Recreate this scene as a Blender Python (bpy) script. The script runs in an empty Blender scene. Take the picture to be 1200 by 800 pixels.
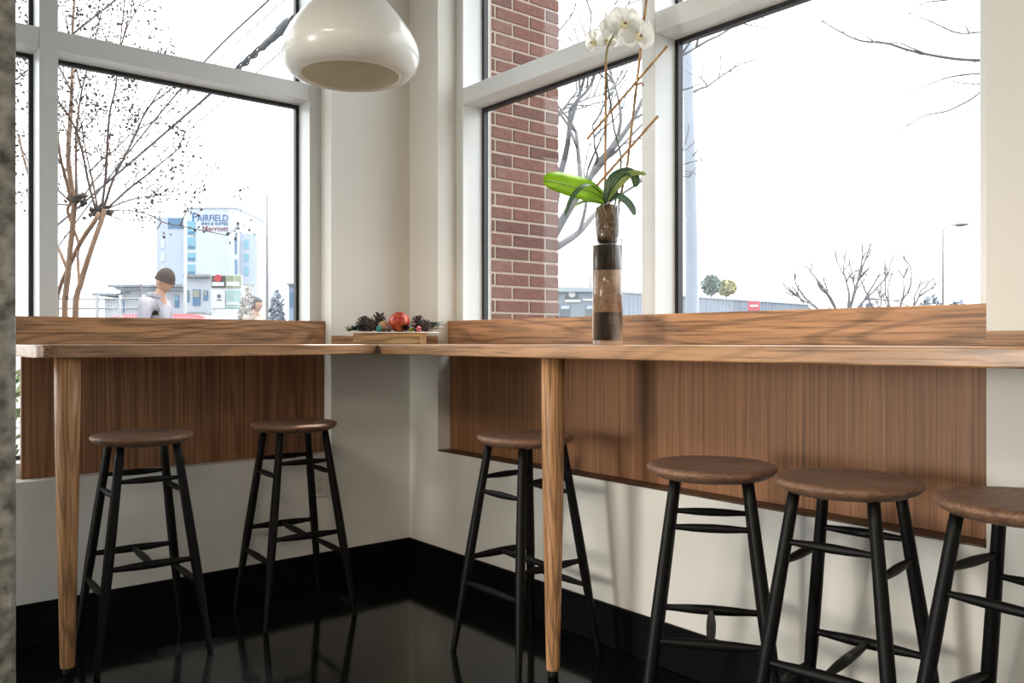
import bpy, bmesh, math, random
from mathutils import Vector, Matrix, Quaternion

# ------------------------------------------------------------------ camera, sky, sun, lights, exposure
SC = bpy.context.scene
COL = SC.collection
F_PX = 982.0                      # focal length in pixels for a 1200 px wide frame
EYE = Vector((3.1335, -2.0002, 1.0))
YAW = math.radians(50.48)
cam = bpy.data.cameras.new('camera')
cam.sensor_width = 36.0
cam.lens = F_PX / 1200.0 * 36.0
cam.clip_end = 600
camo = bpy.data.objects.new('camera', cam)
COL.objects.link(camo)
camo.location = EYE
camo.rotation_euler = (math.pi / 2, 0, YAW)
SC.camera = camo

world = bpy.data.worlds.new('overcast_sky')
SC.world = world
world.use_nodes = True
bg = world.node_tree.nodes['Background']
bg.inputs[0].default_value = (0.93, 0.97, 1.0, 1)
bg.inputs[1].default_value = 3.4

sun = bpy.data.lights.new('sun', 'SUN')
sun.energy = 6.0
sun.angle = math.radians(2.0)
sun.color = (1.0, 0.96, 0.9)
suno = bpy.data.objects.new('sun', sun)
COL.objects.link(suno)
suno.rotation_euler = Vector((0.08, 0.45, 0.89)).to_track_quat('Z', 'Y').to_euler()


def area(name, loc, target, sx, sy, power, color):
    l = bpy.data.lights.new(name, 'AREA')
    l.shape = 'RECTANGLE'
    l.size, l.size_y = sx, sy
    l.energy = power
    l.color = color
    o = bpy.data.objects.new(name, l)
    COL.objects.link(o)
    o.location = loc
    o.rotation_euler = (Vector(loc) - Vector(target)).to_track_quat('Z', 'Y').to_euler()
    return o


# unseen fill lights added overhead, behind the camera
area('room_fill', (2.6, -4.2, 3.2), (2.6, -4.2, 0), 1.2, 1.2, 95, (1.0, 0.86, 0.70))
area('room_fill', (5.0, -3.4, 3.2), (5.0, -3.4, 0), 1.2, 1.2, 60, (1.0, 0.86, 0.70))

# fill beam added outside an invented back opening, casts the stool shadows
area('back_fill', (0.75, -6.75, 1.05), (1.75, 0, 0.50), 1.1, 1.3, 15, (1.0, 0.92, 0.82)).data.spread = math.radians(52)

vs = SC.view_settings
vs.view_transform = 'Standard'
vs.look = 'None'
vs.gamma = 1.0
vs.use_curve_mapping = False
vs.exposure = 0.26

FWD = Vector((-math.sin(YAW), math.cos(YAW), 0))
RGT = Vector((math.cos(YAW), math.sin(YAW), 0))
UP = Vector((0, 0, 1))


def P(px, py, Z):
    """the point of the place that the photograph shows at a pixel, Z metres in front of the camera"""
    return EYE + FWD * Z + RGT * ((px - 600) / F_PX * Z) + UP * ((400 - py) / F_PX * Z)


# ------------------------------------------------------------------ materials
MATS = {}


def new_mat(name):
    m = bpy.data.materials.new(name)
    m.use_nodes = True
    nt = m.node_tree
    return m, nt, nt.nodes['Principled BSDF']


def plain(name, col, rough=0.6, var=0.08, scale=8.0, bump=0.0, metallic=0.0, spec=0.5, coat=0.0, trans=0.0):
    if name in MATS:
        return MATS[name]
    m, nt, b = new_mat(name)
    tc = nt.nodes.new('ShaderNodeTexCoord')
    nz = nt.nodes.new('ShaderNodeTexNoise')
    nz.inputs['Scale'].default_value = scale
    nz.inputs['Detail'].default_value = 5
    nt.links.new(tc.outputs['Object'], nz.inputs['Vector'])
    mr = nt.nodes.new('ShaderNodeMapRange')
    mr.inputs['From Min'].default_value = 0.25
    mr.inputs['From Max'].default_value = 0.75
    mr.inputs['To Min'].default_value = 1 - var
    mr.inputs['To Max'].default_value = 1 + var
    nt.links.new(nz.outputs['Fac'], mr.inputs['Value'])
    hs = nt.nodes.new('ShaderNodeHueSaturation')
    hs.inputs['Color'].default_value = (*col, 1)
    nt.links.new(mr.outputs[0], hs.inputs['Value'])
    nt.links.new(hs.outputs[0], b.inputs['Base Color'])
    b.inputs['Roughness'].default_value = rough
    b.inputs['Metallic'].default_value = metallic
    b.inputs['Specular IOR Level'].default_value = spec
    b.inputs['Coat Weight'].default_value = coat
    if bump:
        bp = nt.nodes.new('ShaderNodeBump')
        bp.inputs['Strength'].default_value = bump
        bp.inputs['Distance'].default_value = 0.01
        nt.links.new(nz.outputs['Fac'], bp.inputs['Height'])
        nt.links.new(bp.outputs[0], b.inputs['Normal'])
    if trans:
        out = nt.nodes['Material Output']
        tr = nt.nodes.new('ShaderNodeBsdfTranslucent')
        nt.links.new(hs.outputs[0], tr.inputs['Color'])
        mx = nt.nodes.new('ShaderNodeMixShader')
        mx.inputs[0].default_value = trans
        nt.links.new(b.outputs[0], mx.inputs[1])
        nt.links.new(tr.outputs[0], mx.inputs[2])
        nt.links.new(mx.outputs[0], out.inputs['Surface'])
    MATS[name] = m
    return m


def ext(name, col, *a, **k):
    """outdoor surfaces: colours scaled down to suit the exposure, pale far ones standing in for haze"""
    return plain(name, tuple(c * 0.48 for c in col), *a, **k)


def wood(name, light, dark, axis, across=26.0, along=1.3, rough=0.45, spec=0.4, cath=0.5, seed=0.0):
    """oak-like grain running along one object axis"""
    if name in MATS:
        return MATS[name]
    m, nt, b = new_mat(name)
    tc = nt.nodes.new('ShaderNodeTexCoord')

    def mapped(al, ac):
        mp = nt.nodes.new('ShaderNodeMapping')
        s = [ac, ac, ac]
        s[axis] = al
        mp.inputs['Scale'].default_value = s
        mp.inputs['Location'].default_value = (seed, seed * 1.7, seed * 0.6)
        nt.links.new(tc.outputs['Object'], mp.inputs['Vector'])
        return mp

    n1 = nt.nodes.new('ShaderNodeTexNoise')
    n1.inputs['Scale'].default_value = 1.0
    n1.inputs['Detail'].default_value = 7
    n1.inputs['Roughness'].default_value = 0.65
    nt.links.new(mapped(along, across).outputs[0], n1.inputs['Vector'])
    n2 = nt.nodes.new('ShaderNodeTexNoise')
    n2.inputs['Scale'].default_value = 1.0
    n2.inputs['Detail'].default_value = 3
    nt.links.new(mapped(along * 4, across * 7).outputs[0], n2.inputs['Vector'])
    # cathedral figure: contour lines of a broad noise
    n3 = nt.nodes.new('ShaderNodeTexNoise')
    n3.inputs['Scale'].default_value = 1.0
    n3.inputs['Detail'].default_value = 1.5
    nt.links.new(mapped(along * 0.8, across * 0.22).outputs[0], n3.inputs['Vector'])
    mul = nt.nodes.new('ShaderNodeMath')
    mul.operation = 'MULTIPLY'
    mul.inputs[1].default_value = 95.0
    nt.links.new(n3.outputs['Fac'], mul.inputs[0])
    sn = nt.nodes.new('ShaderNodeMath')
    sn.operation = 'SINE'
    nt.links.new(mul.outputs[0], sn.inputs[0])
    mr = nt.nodes.new('ShaderNodeMapRange')
    mr.inputs['From Min'].default_value = -1
    mr.inputs['From Max'].default_value = 1
    mr.inputs['To Min'].default_value = 0
    mr.inputs['To Max'].default_value = 1
    nt.links.new(sn.outputs[0], mr.inputs['Value'])
    # growth lines: thin dark contour lines of the broad noise
    ln = nt.nodes.new('ShaderNodeMapRange')
    ln.interpolation_type = 'SMOOTHSTEP'
    ln.inputs['From Min'].default_value = 0.45
    ln.inputs['From Max'].default_value = 1.0
    ln.inputs['To Min'].default_value = 1.0
    ln.inputs['To Max'].default_value = 1.0 - 0.75 * cath
    nt.links.new(mr.outputs[0], ln.inputs['Value'])
    # open pores: short dark dashes
    po = nt.nodes.new('ShaderNodeMapRange')
    po.inputs['From Min'].default_value = 0.50
    po.inputs['From Max'].default_value = 0.66
    po.inputs['To Min'].default_value = 1.0
    po.inputs['To Max'].default_value = 0.45
    nt.links.new(n2.outputs['Fac'], po.inputs['Value'])
    cr = nt.nodes.new('ShaderNodeValToRGB')
    cr.color_ramp.elements[0].position = 0.32
    cr.color_ramp.elements[0].color = (*dark, 1)
    cr.color_ramp.elements[1].position = 0.60
    cr.color_ramp.elements[1].color = (*light, 1)
    nt.links.new(n1.outputs['Fac'], cr.inputs[0])
    mixf = nt.nodes.new('ShaderNodeMath')
    mixf.operation = 'MULTIPLY'
    nt.links.new(ln.outputs[0], mixf.inputs[0])
    nt.links.new(po.outputs[0], mixf.inputs[1])
    hv_ = nt.nodes.new('ShaderNodeHueSaturation')
    nt.links.new(cr.outputs[0], hv_.inputs['Color'])
    nt.links.new(mixf.outputs[0], hv_.inputs['Value'])
    nt.links.new(hv_.outputs[0], b.inputs['Base Color'])
    b.inputs['Roughness'].default_value = rough
    b.inputs['Specular IOR Level'].default_value = spec
    bp = nt.nodes.new('ShaderNodeBump')
    bp.inputs['Strength'].default_value = 0.15
    bp.inputs['Distance'].default_value = 0.002
    nt.links.new(mixf.outputs[0], bp.inputs['Height'])
    nt.links.new(bp.outputs[0], b.inputs['Normal'])
    MATS[name] = m
    return m


def glass(name, tint=(1, 1, 1), refl=1.0, power=5.0, base=0.03):
    if name in MATS:
        return MATS[name]
    m = bpy.data.materials.new(name)
    m.use_nodes = True
    nt = m.node_tree
    nt.nodes.remove(nt.nodes['Principled BSDF'])
    out = nt.nodes['Material Output']
    lw = nt.nodes.new('ShaderNodeLayerWeight')
    lw.inputs['Blend'].default_value = 0.5
    pw = nt.nodes.new('ShaderNodeMath')
    pw.operation = 'POWER'
    pw.inputs[1].default_value = power
    nt.links.new(lw.outputs['Facing'], pw.inputs[0])
    mu = nt.nodes.new('ShaderNodeMath')
    mu.operation = 'MULTIPLY_ADD'
    mu.inputs[1].default_value = 0.85 * refl
    mu.inputs[2].default_value = base * refl
    nt.links.new(pw.outputs[0], mu.inputs[0])
    t = nt.nodes.new('ShaderNodeBsdfTransparent')
    t.inputs['Color'].default_value = (*tint, 1)
    g = nt.nodes.new('ShaderNodeBsdfGlossy')
    g.inputs['Roughness'].default_value = 0.02
    mx = nt.nodes.new('ShaderNodeMixShader')
    nt.links.new(mu.outputs[0], mx.inputs[0])
    nt.links.new(t.outputs[0], mx.inputs[1])
    nt.links.new(g.outputs[0], mx.inputs[2])
    nt.links.new(mx.outputs[0], out.inputs['Surface'])
    MATS[name] = m
    return m


M_wall = plain('painted_wall', (0.70, 0.69, 0.645), 0.7, 0.02, 3)
M_floor = plain('polished_black_floor', (0.004, 0.005, 0.005), 0.10, 0.3, 2.5, spec=0.4)
M_base = plain('black_baseboard', (0.003, 0.003, 0.0035), 0.45, 0.1, 6, spec=0.12)
M_ceil = plain('ceiling_paint', (0.07, 0.07, 0.07), 0.8, 0.02, 3)
M_alu = plain('white_aluminium', (0.68, 0.70, 0.69), 0.35, 0.02, 4)
M_gasket = plain('black_rubber', (0.012, 0.012, 0.014), 0.5, 0.1, 20)
M_glass = glass('window_glass', (0.99, 1.0, 1.0), 0.7)
M_vglass = glass('vase_glass', (0.965, 0.97, 0.965), 0.95, 3.0, 0.022)
OAK_L, OAK_D = (0.50, 0.275, 0.135), (0.30, 0.145, 0.062)
M_top_x = wood('worktop_grain_x', OAK_L, OAK_D, 0, 24, 1.2, rough=0.32, spec=0.6, cath=0.25, seed=8.2)
M_top_y = wood('worktop_grain_y', OAK_L, OAK_D, 1, 24, 1.2, rough=0.32, spec=0.6, cath=0.25, seed=9.1)
M_oak_x = wood('oak_grain_x', OAK_L, OAK_D, 0, 24, 1.2)
M_oak_y = wood('oak_grain_y', OAK_L, OAK_D, 1, 24, 1.2, seed=3.1)
M_oak_z = wood('oak_grain_z', (0.60, 0.33, 0.155), (0.34, 0.165, 0.07), 2, 44, 1.1, cath=0.5, seed=1.2)
M_panel_r = wood('panel_veneer_right', (0.34, 0.160, 0.072), (0.205, 0.090, 0.039), 2, 60, 0.35, cath=0.15, rough=0.5, seed=5.0)
M_panel_l = wood('panel_veneer_left', (0.33, 0.155, 0.070), (0.19, 0.082, 0.036), 2, 50, 0.35, cath=0.45, rough=0.5, seed=7.4)
M_ledge = wood('dark_ledge', (0.10, 0.055, 0.03), (0.05, 0.025, 0.015), 0, 30, 1.0)
M_mitre_shade = wood('mitre_gap_shade', (0.07, 0.03, 0.016), (0.03, 0.013, 0.008), 2, 30, 1.0)
M_seat = wood('stool_seat_wood', (0.28, 0.155, 0.092), (0.15, 0.078, 0.05), 0, 50, 2.0, rough=0.5, cath=0.2, seed=2.0)
M_black = plain('black_paint', (0.003, 0.003, 0.003), 0.5, 0.1, 20, spec=0.2)
M_conc = plain('raw_concrete', (0.20, 0.19, 0.165), 0.9, 0.75, 26, bump=0.9)
M_plate = plain('white_plastic', (0.72, 0.70, 0.64), 0.4, 0.02, 4)
M_dark = plain('dark_slot', (0.02, 0.02, 0.02), 0.6, 0.1)
M_lamp = plain('lamp_enamel', (0.74, 0.73, 0.68), 0.28, 0.01, 3, coat=0.3)
M_lampin = plain('lamp_inside', (0.66, 0.62, 0.53), 0.5, 0.03, 4)
M_chrome = plain('brushed_metal', (0.55, 0.55, 0.53), 0.3, 0.05, 10, metallic=1.0)


# ------------------------------------------------------------------ mesh helpers
def link(name, bm, mat, parent=None, smooth=False, loc=None):
    me = bpy.data.meshes.new(name)
    bm.to_mesh(me)
    bm.free()
    if smooth:
        for p in me.polygons:
            p.use_smooth = True
    o = bpy.data.objects.new(name, me)
    COL.objects.link(o)
    if mat:
        for mm in (mat if isinstance(mat, (list, tuple)) else [mat]):
            me.materials.append(mm)
    if parent:
        o.parent = parent
    if loc is not None:
        o.location = loc
    return o


def tag(o, label=None, cat=None, group=None, kind=None):
    if label:
        o['label'] = label
    if cat:
        o['category'] = cat
    if group:
        o['group'] = group
    if kind:
        o['kind'] = kind
    return o


def thing(name, label, cat, loc=(0, 0, 0), rotz=0.0, group=None):
    o = bpy.data.objects.new(name, None)
    o.empty_display_size = 0.05
    COL.objects.link(o)
    o.location = loc
    o.rotation_euler = (0, 0, rotz)
    return tag(o, label, cat, group)


def structure(name, loc=(0, 0, 0)):
    o = bpy.data.objects.new(name, None)
    o.empty_display_size = 0.05
    COL.objects.link(o)
    o.location = loc
    o['kind'] = 'structure'
    return o


def add_box(bm, x0, x1, y0, y1, z0, z1, bevel=0.0, seg=1, off=(0, 0, 0)):
    ox, oy, oz = off
    vs_ = [bm.verts.new((x - ox, y - oy, z - oz)) for x in (x0, x1) for y in (y0, y1) for z in (z0, z1)]
    idx = [(0, 1, 3, 2), (4, 6, 7, 5), (0, 4, 5, 1), (2, 3, 7, 6), (0, 2, 6, 4), (1, 5, 7, 3)]
    fs = [bm.faces.new([vs_[i] for i in f]) for f in idx]
    if bevel:
        es = list({e for f in fs for e in f.edges})
        bmesh.ops.bevel(bm, geom=es, offset=bevel, segments=seg, profile=0.5, affect='EDGES')


def box(name, x0, x1, y0, y1, z0, z1, mat, parent=None, bevel=0.0, seg=1):
    """world-axis box, origin at the middle of its base"""
    bm = bmesh.new()
    c = Vector(((x0 + x1) / 2, (y0 + y1) / 2, z0))
    add_box(bm, x0, x1, y0, y1, z0, z1, bevel, seg, c)
    bmesh.ops.recalc_face_normals(bm, faces=bm.faces)
    pl = parent.location if parent else Vector((0, 0, 0))
    return link(name, bm, mat, parent, loc=c - pl)


def add_prism(bm, poly, z0, z1, bevel=0.0, seg=2):
    n = len(poly)
    a = [bm.verts.new((x, y, z0)) for x, y in poly]
    b = [bm.verts.new((x, y, z1)) for x, y in poly]
    fs = [bm.faces.new(a[::-1]), bm.faces.new(b)]
    for i in range(n):
        fs.append(bm.faces.new((a[i], a[(i + 1) % n], b[(i + 1) % n], b[i])))
    if bevel:
        es = list(fs[0].edges) + list(fs[1].edges)
        bmesh.ops.bevel(bm, geom=es, offset=bevel, segments=seg, profile=0.5, affect='EDGES')
    bmesh.ops.recalc_face_normals(bm, faces=bm.faces)


def add_lathe(bm, prof, seg=32, close=False, mats=None):
    """profile of (r, z) pairs turned about the z axis"""
    rings = []
    for r, z in prof:
        if r < 1e-6:
            rings.append([bm.verts.new((0, 0, z))])
        else:
            rings.append([bm.verts.new((r * math.cos(2 * math.pi * k / seg), r * math.sin(2 * math.pi * k / seg), z)) for k in range(seg)])
    for i in range(len(rings) - 1):
        a, b = rings[i], rings[i + 1]
        for k in range(seg):
            k2 = (k + 1) % seg
            if len(a) == 1 and len(b) == 1:
                continue
            if len(a) == 1:
                f = bm.faces.new((a[0], b[k2], b[k]))
            elif len(b) == 1:
                f = bm.faces.new((a[k], a[k2], b[0]))
            else:
                f = bm.faces.new((a[k], a[k2], b[k2], b[k]))
            if mats:
                f.material_index = mats[i]
    bmesh.ops.recalc_face_normals(bm, faces=bm.faces)


def smooth_path(pts, rad, sub):
    if len(pts) < 3 or sub < 2:
        return pts, rad
    P_ = [pts[0]] + list(pts) + [pts[-1]]
    op, orr = [], []
    for i in range(1, len(P_) - 2):
        p0, p1, p2, p3 = P_[i - 1], P_[i], P_[i + 1], P_[i + 2]
        for s in range(sub):
            t = s / sub
            op.append(0.5 * ((2 * p1) + (p2 - p0) * t + (2 * p0 - 5 * p1 + 4 * p2 - p3) * t * t + (3 * p1 - p0 - 3 * p2 + p3) * t ** 3))
            orr.append(rad[i - 1] * (1 - t) + rad[i] * t)
    op.append(pts[-1])
    orr.append(rad[-1])
    return op, orr


def add_tube(bm, pts, rad, n=8, sub=1, caps=True):
    pts = [Vector(p) for p in pts]
    if not isinstance(rad, (list, tuple)):
        rad = [rad] * len(pts)
    pts, rad = smooth_path(pts, list(rad), sub)
    ref = None
    rings = []
    for i, p in enumerate(pts):
        d = (pts[min(i + 1, len(pts) - 1)] - pts[max(i - 1, 0)])
        if d.length < 1e-9:
            d = Vector((0, 0, 1))
        d.normalize()
        if ref is None:
            ref = d.orthogonal().normalized()
        ref = (ref - d * ref.dot(d))
        if ref.length < 1e-6:
            ref = d.orthogonal()
        ref.normalize()
        s = d.cross(ref)
        rings.append([bm.verts.new(p + (ref * math.cos(2 * math.pi * k / n) + s * math.sin(2 * math.pi * k / n)) * rad[i]) for k in range(n)])
    for a, b in zip(rings, rings[1:]):
        for k in range(n):
            bm.faces.new((a[k], a[(k + 1) % n], b[(k + 1) % n], b[k]))
    if caps:
        bm.faces.new(rings[0][::-1])
        bm.faces.new(rings[-1])


def tube(name, pts, rad, mat, parent=None, n=8, sub=1):
    bm = bmesh.new()
    add_tube(bm, pts, rad, n, sub)
    return link(name, bm, mat, parent, smooth=True)


def add_ball(bm, c, rx, ry=None, rz=None, sub=2, rot=None):
    ry = rx if ry is None else ry
    rz = rx if rz is None else rz
    r = bmesh.ops.create_icosphere(bm, subdivisions=sub, radius=1.0)
    mt = Matrix.Translation(c) @ (rot.to_matrix().to_4x4() if rot else Matrix.Identity(4)) @ Matrix.Diagonal((rx, ry, rz, 1))
    bmesh.ops.transform(bm, matrix=mt, verts=r['verts'])
    return r['verts']


def copy_tree(o, parent=None):
    c = o.copy()
    COL.objects.link(c)
    c.parent = parent
    for ch in list(o.children):
        copy_tree(ch, c)
    return c


# ------------------------------------------------------------------ the setting
H = 3.3            # ceiling
SILL = 0.54        # bottom of the window recesses
HEAD = 2.85        # top of the window recesses
WT = 0.25          # wall thickness
LX, LY = 7.0, -6.2

tag(box('floor', -0.02, LX, LY, 0.02, -0.12, 0.0, M_floor), kind='structure')
tag(box('ceiling', -WT, LX, LY, WT, H, H + 0.1, M_ceil), kind='structure')

bm = bmesh.new()
add_box(bm, -WT, 0, -0.38, WT, 0, H)                 # corner pier
add_box(bm, -WT, 0, LY, -0.38, 0, SILL)              # under the glazing
add_box(bm, -WT, 0, LY, -0.38, HEAD, H)              # over it
add_box(bm, -WT, 0, LY, -5.0, SILL, HEAD)
tag(link('wall_left', bm, M_wall), kind='structure')

RX0, RX1 = 0.22, 2.367
QX0, QX1 = 3.35, 5.5  # span of an unseen window added for more light
bm = bmesh.new()
add_box(bm, 0, RX0, 0, WT, 0, H)
add_box(bm, RX0, LX, 0, WT, 0, SILL)
add_box(bm, RX0, LX, 0, WT, HEAD, H)
add_box(bm, RX1, QX0, 0, WT, SILL, HEAD)
add_box(bm, QX1, LX, 0, WT, SILL, HEAD)
tag(link('wall_right', bm, M_wall), kind='structure')
bm = bmesh.new()
for q in ((-WT, 0.2, 0, H), (2.75, LX, 0, H), (0.2, 2.75, 0, 0.05), (0.2, 2.75, 2.4, H)):  # wall pieces around an opening invented to let light in
    add_box(bm, q[0], q[1], LY - 0.2, LY, q[2], q[3])
tag(link('wall_back', bm, M_wall), kind='structure')
tag(box('wall_side', LX, LX + 0.2, LY - 0.2, WT, 0, H, M_wall), kind='structure')
tag(box('baseboard_left', 0, 0.012, LY, -0.0, 0, 0.14, M_base, bevel=0.003), kind='structure')
tag(box('baseboard_right', 0.012, LX, -0.012, 0, 0, 0.14, M_base, bevel=0.003), kind='structure')

# glazing: frame front 0.093 behind the wall face, glass 0.205 behind it
FD, GD, BD = 0.093, 0.207, 0.235
TZ0, TZ1 = 2.003, 2.072


def glazing(name, along, a0, a1, mullions, parent_loc):
    """along='x': right wall (outside is +y); along='y': left wall (outside is -x). a0<a1 are the recess ends."""
    w = structure(name, parent_loc)

    def b(nm, p0, p1, d0, d1, z0, z1, mat, bevel=0.0):
        if along == 'x':
            return box(nm, p0, p1, d0, d1, z0, z1, mat, w, bevel)
        return box(nm, -d1, -d0, p0, p1, z0, z1, mat, w, bevel)

    fw = 0.05
    xs = [(a0, a0 + fw)] + mullions + [(a1 - fw, a1)]
    for i, (p0, p1) in enumerate(xs):
        b('jamb' if i in (0, len(xs) - 1) else 'mullion', p0, p1, FD, BD, SILL, HEAD, M_alu, 0.0015)
    for (l, r) in zip(xs, xs[1:]):
        p0, p1 = l[1], r[0]
        b('sill_bar', p0, p1, FD + .002, BD, SILL, SILL + 0.05, M_alu)
        b('transom', p0, p1, FD + .002, BD, TZ0, TZ1, M_alu, 0.0015)
        b('head_bar', p0, p1, FD + .002, BD, HEAD - 0.05, HEAD, M_alu)
        for (z0, z1) in ((SILL + 0.05, TZ0), (TZ1, HEAD - 0.05)):
            bm_ = bmesh.new()
            g, t0, t1 = 0.014, GD - 0.012, GD + 0.012
            for (q0, q1, y0, y1) in ((p0, p0 + g, z0, z1), (p1 - g, p1, z0, z1), (p0 + g, p1 - g, z0, z0 + g), (p0 + g, p1 - g, z1 - g, z1)):
                if along == 'x':
                    add_box(bm_, q0, q1, t0, t1, y0, y1)
                else:
                    add_box(bm_, -t1, -t0, q0, q1, y0, y1)
            bmesh.ops.transform(bm_, matrix=Matrix.Translation(-w.location), verts=bm_.verts)
            bmesh.ops.recalc_face_normals(bm_, faces=bm_.faces)
            link('gasket', bm_, M_gasket, w)
            b('pane', p0 + g * .5, p1 - g * .5, GD - 0.003, GD + 0.003, z0 + g * .5, z1 - g * .5, M_glass)
    return w


glazing('window_1', 'y', -5.0, -0.38, [(-4.56, -4.502), (-3.515, -3.457), (-2.47, -2.412), (-1.426, -1.368)], (-0.15, -2.7, SILL))
glazing('window_2', 'x', RX0, RX1, [(1.268, 1.326)], (1.3, 0.15, SILL))
glazing('added_window_right', 'x', QX0, QX1, [(4.4, 4.458)], (4.4, 0.15, SILL))  # unseen window, added to bring in more light

w4 = structure('added_window_back', (1.3, LY - 0.1, 0.05))  # invented glazing behind the camera, added for the light from behind
for q in ((0.2, 0.26), (2.69, 2.75)):
    box('mullion', q[0], q[1], LY - 0.16, LY - 0.04, 0.05, 2.4, M_alu, w4)
for q in ((0.26, 2.69),):
    box('pane', q[0], q[1], LY - 0.103, LY - 0.097, 0.05, 2.4, M_glass, w4)

# exterior brick pier at the corner of the building, seen through the right window
M_mortar = ext('mortar', (0.74, 0.60, 0.50), 0.9, 0.1, 30)
BRICKS = [ext('brick_red', (0.25, 0.093, 0.064), 0.85, 0.25, 40, bump=0.3),
          ext('brick_dark', (0.19, 0.070, 0.050), 0.85, 0.25, 40, bump=0.3),
          ext('brick_pink', (0.29, 0.122, 0.088), 0.85, 0.25, 40, bump=0.3)]
pier = structure('wall_exterior', (-0.05, 0.5, -0.02))
box('mortar_core', -0.45, 0.1965, 0.252, 0.704, -0.02, 3.5, M_mortar, pier)
rng = random.Random(4)
meshes = {}


def brick(y0, y1, z, m, xf=0.2):
    L = round(y1 - y0, 4)
    key = (L, m)
    if key not in meshes:
        bm_ = bmesh.new()
        add_box(bm_, -0.09, 0, 0, L, 0, 0.0495, 0.002)
        bmesh.ops.recalc_face_normals(bm_, faces=bm_.faces)
        me = bpy.data.meshes.new('brick')
        bm_.to_mesh(me)
        bm_.free()
        me.materials.append(BRICKS[m])
        meshes[key] = me
    o = bpy.data.objects.new('brick', meshes[key])
    COL.objects.link(o)
    o.parent = pier
    o.location = Vector((xf + rng.uniform(-0.0015, 0.0015), y0, z)) - pier.location


row = 0
z = 0.0
while z < 3.4:
    ys = [(0.305, 0.42), (0.43, 0.62), (0.63, 0.71)] if row % 2 == 0 else [(0.33, 0.52), (0.53, 0.71)]
    if row % 2:
        brick(0.305, 0.32, z, 1)
    for y0, y1 in ys:
        brick(y0, y1, z, rng.choice([0, 0, 0, 1, 2]))
    z += 0.0597
    row += 1
# ------------------------------------------------------------------ the bar counter
CT, CB, CD = 0.990, 0.952, 0.386
ct = thing('bar_counter', 'L-shaped oak bar counter running along both window walls on tapered round legs', 'counter', (1.0, -0.3, 0))


def board(name, poly, mat):
    bm_ = bmesh.new()
    add_prism(bm_, [(x - 1.0, y + 0.3) for x, y in poly], CB, CT, 0.004, 3)
    return link(name, bm_, mat, ct)


G = 0.0008
board('worktop_board', [(0.004, -0.004 - G), (CD + G, -CD), (3.25, -CD), (3.25, -0.004), (2.36, -0.004), (2.36, 0.047), (0.227, 0.047), (0.227, -0.004)], M_top_x)
rc = 0.05
corner = [(CD - rc + rc * math.cos(-math.pi / 2 * t), -1.512 + rc + rc * math.sin(-math.pi / 2 * t)) for t in [i / 6 for i in range(7)]]
board('worktop_board', [(0.004, -0.004 - 2 * G), (0.004, -0.385), (-0.047, -0.385), (-0.047, -1.512)] + corner[::-1] + [(CD, -CD - G)], M_top_y)
# dark wedge put in for the shaded gap at the mitre
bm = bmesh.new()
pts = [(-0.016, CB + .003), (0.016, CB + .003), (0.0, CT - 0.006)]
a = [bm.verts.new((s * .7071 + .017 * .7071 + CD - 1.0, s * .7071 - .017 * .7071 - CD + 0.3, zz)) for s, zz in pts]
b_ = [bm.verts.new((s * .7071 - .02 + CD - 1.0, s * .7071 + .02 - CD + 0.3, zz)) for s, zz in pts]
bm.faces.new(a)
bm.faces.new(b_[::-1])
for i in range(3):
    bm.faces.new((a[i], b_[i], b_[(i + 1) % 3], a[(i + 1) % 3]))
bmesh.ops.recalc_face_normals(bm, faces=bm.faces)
link('mitre_shade', bm, M_mitre_shade, ct)
box('backsplash', 0.222, 2.362, 0.048, 0.066, CT, 1.087, M_oak_x, ct, 0.002)
box('backsplash', -0.066, -0.048, -1.505, -0.384, CT, 1.085, M_oak_y, ct, 0.002)
box('upstand', 0.005, 0.22, -0.018, -0.003, CT, 1.024, M_oak_x, ct, 0.0015)
box('upstand', 0.003, 0.018, -0.382, -0.019, CT, 1.024, M_oak_y, ct, 0.0015)
box('upstand', 2.372, 3.25, -0.018, -0.003, CT, 1.023, M_oak_x, ct, 0.0015)


def counter_leg(x, y):
    bm_ = bmesh.new()
    add_lathe(bm_, [(0, 0.022), (0.0195, 0.022), (0.0205, 0.03), (0.024, 0.2), (0.0305, 0.5), (0.0345, 0.75), (0.036, CB - 0.001), (0, CB - 0.001)], 28)
    l = link('leg', bm_, M_oak_z, ct, True, loc=(x - 1.0, y + 0.3, 0))
    bm_ = bmesh.new()
    add_lathe(bm_, [(0, 0), (0.014, 0), (0.0155, 0.004), (0.0155, 0.0215), (0, 0.0215)], 20)
    link('foot_glide', bm_, M_black, l, True)


counter_leg(1.284, -0.316)
counter_leg(0.341, -1.428)

# wood panels set in the recesses below the counter
pn = thing('wood_panel', 'long brown veneer panel below the counter of the brick-pier window', 'panel', (1.3, 0.06, SILL))
SEAM = 1.20
box('veneer_board', 0.222, SEAM - .0006, 0.06, 0.078, 0.547, CB - .002, M_panel_r, pn)
box('veneer_board', SEAM + .0006, 2.364, 0.06, 0.078, 0.547, CB - .002, M_panel_r, pn)
box('ledge_strip', 0.222, 2.364, -0.003, 0.0785, 0.541, 0.5465, M_ledge, pn, 0.001)
pn = thing('wood_panel', 'shorter brown veneer panel below the counter of the window with the street tree', 'panel', (-0.06, -0.93, SILL))
box('veneer_board', -0.078, -0.06, -1.485, -0.382, 0.541, CB - .002, M_panel_l, pn)

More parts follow.
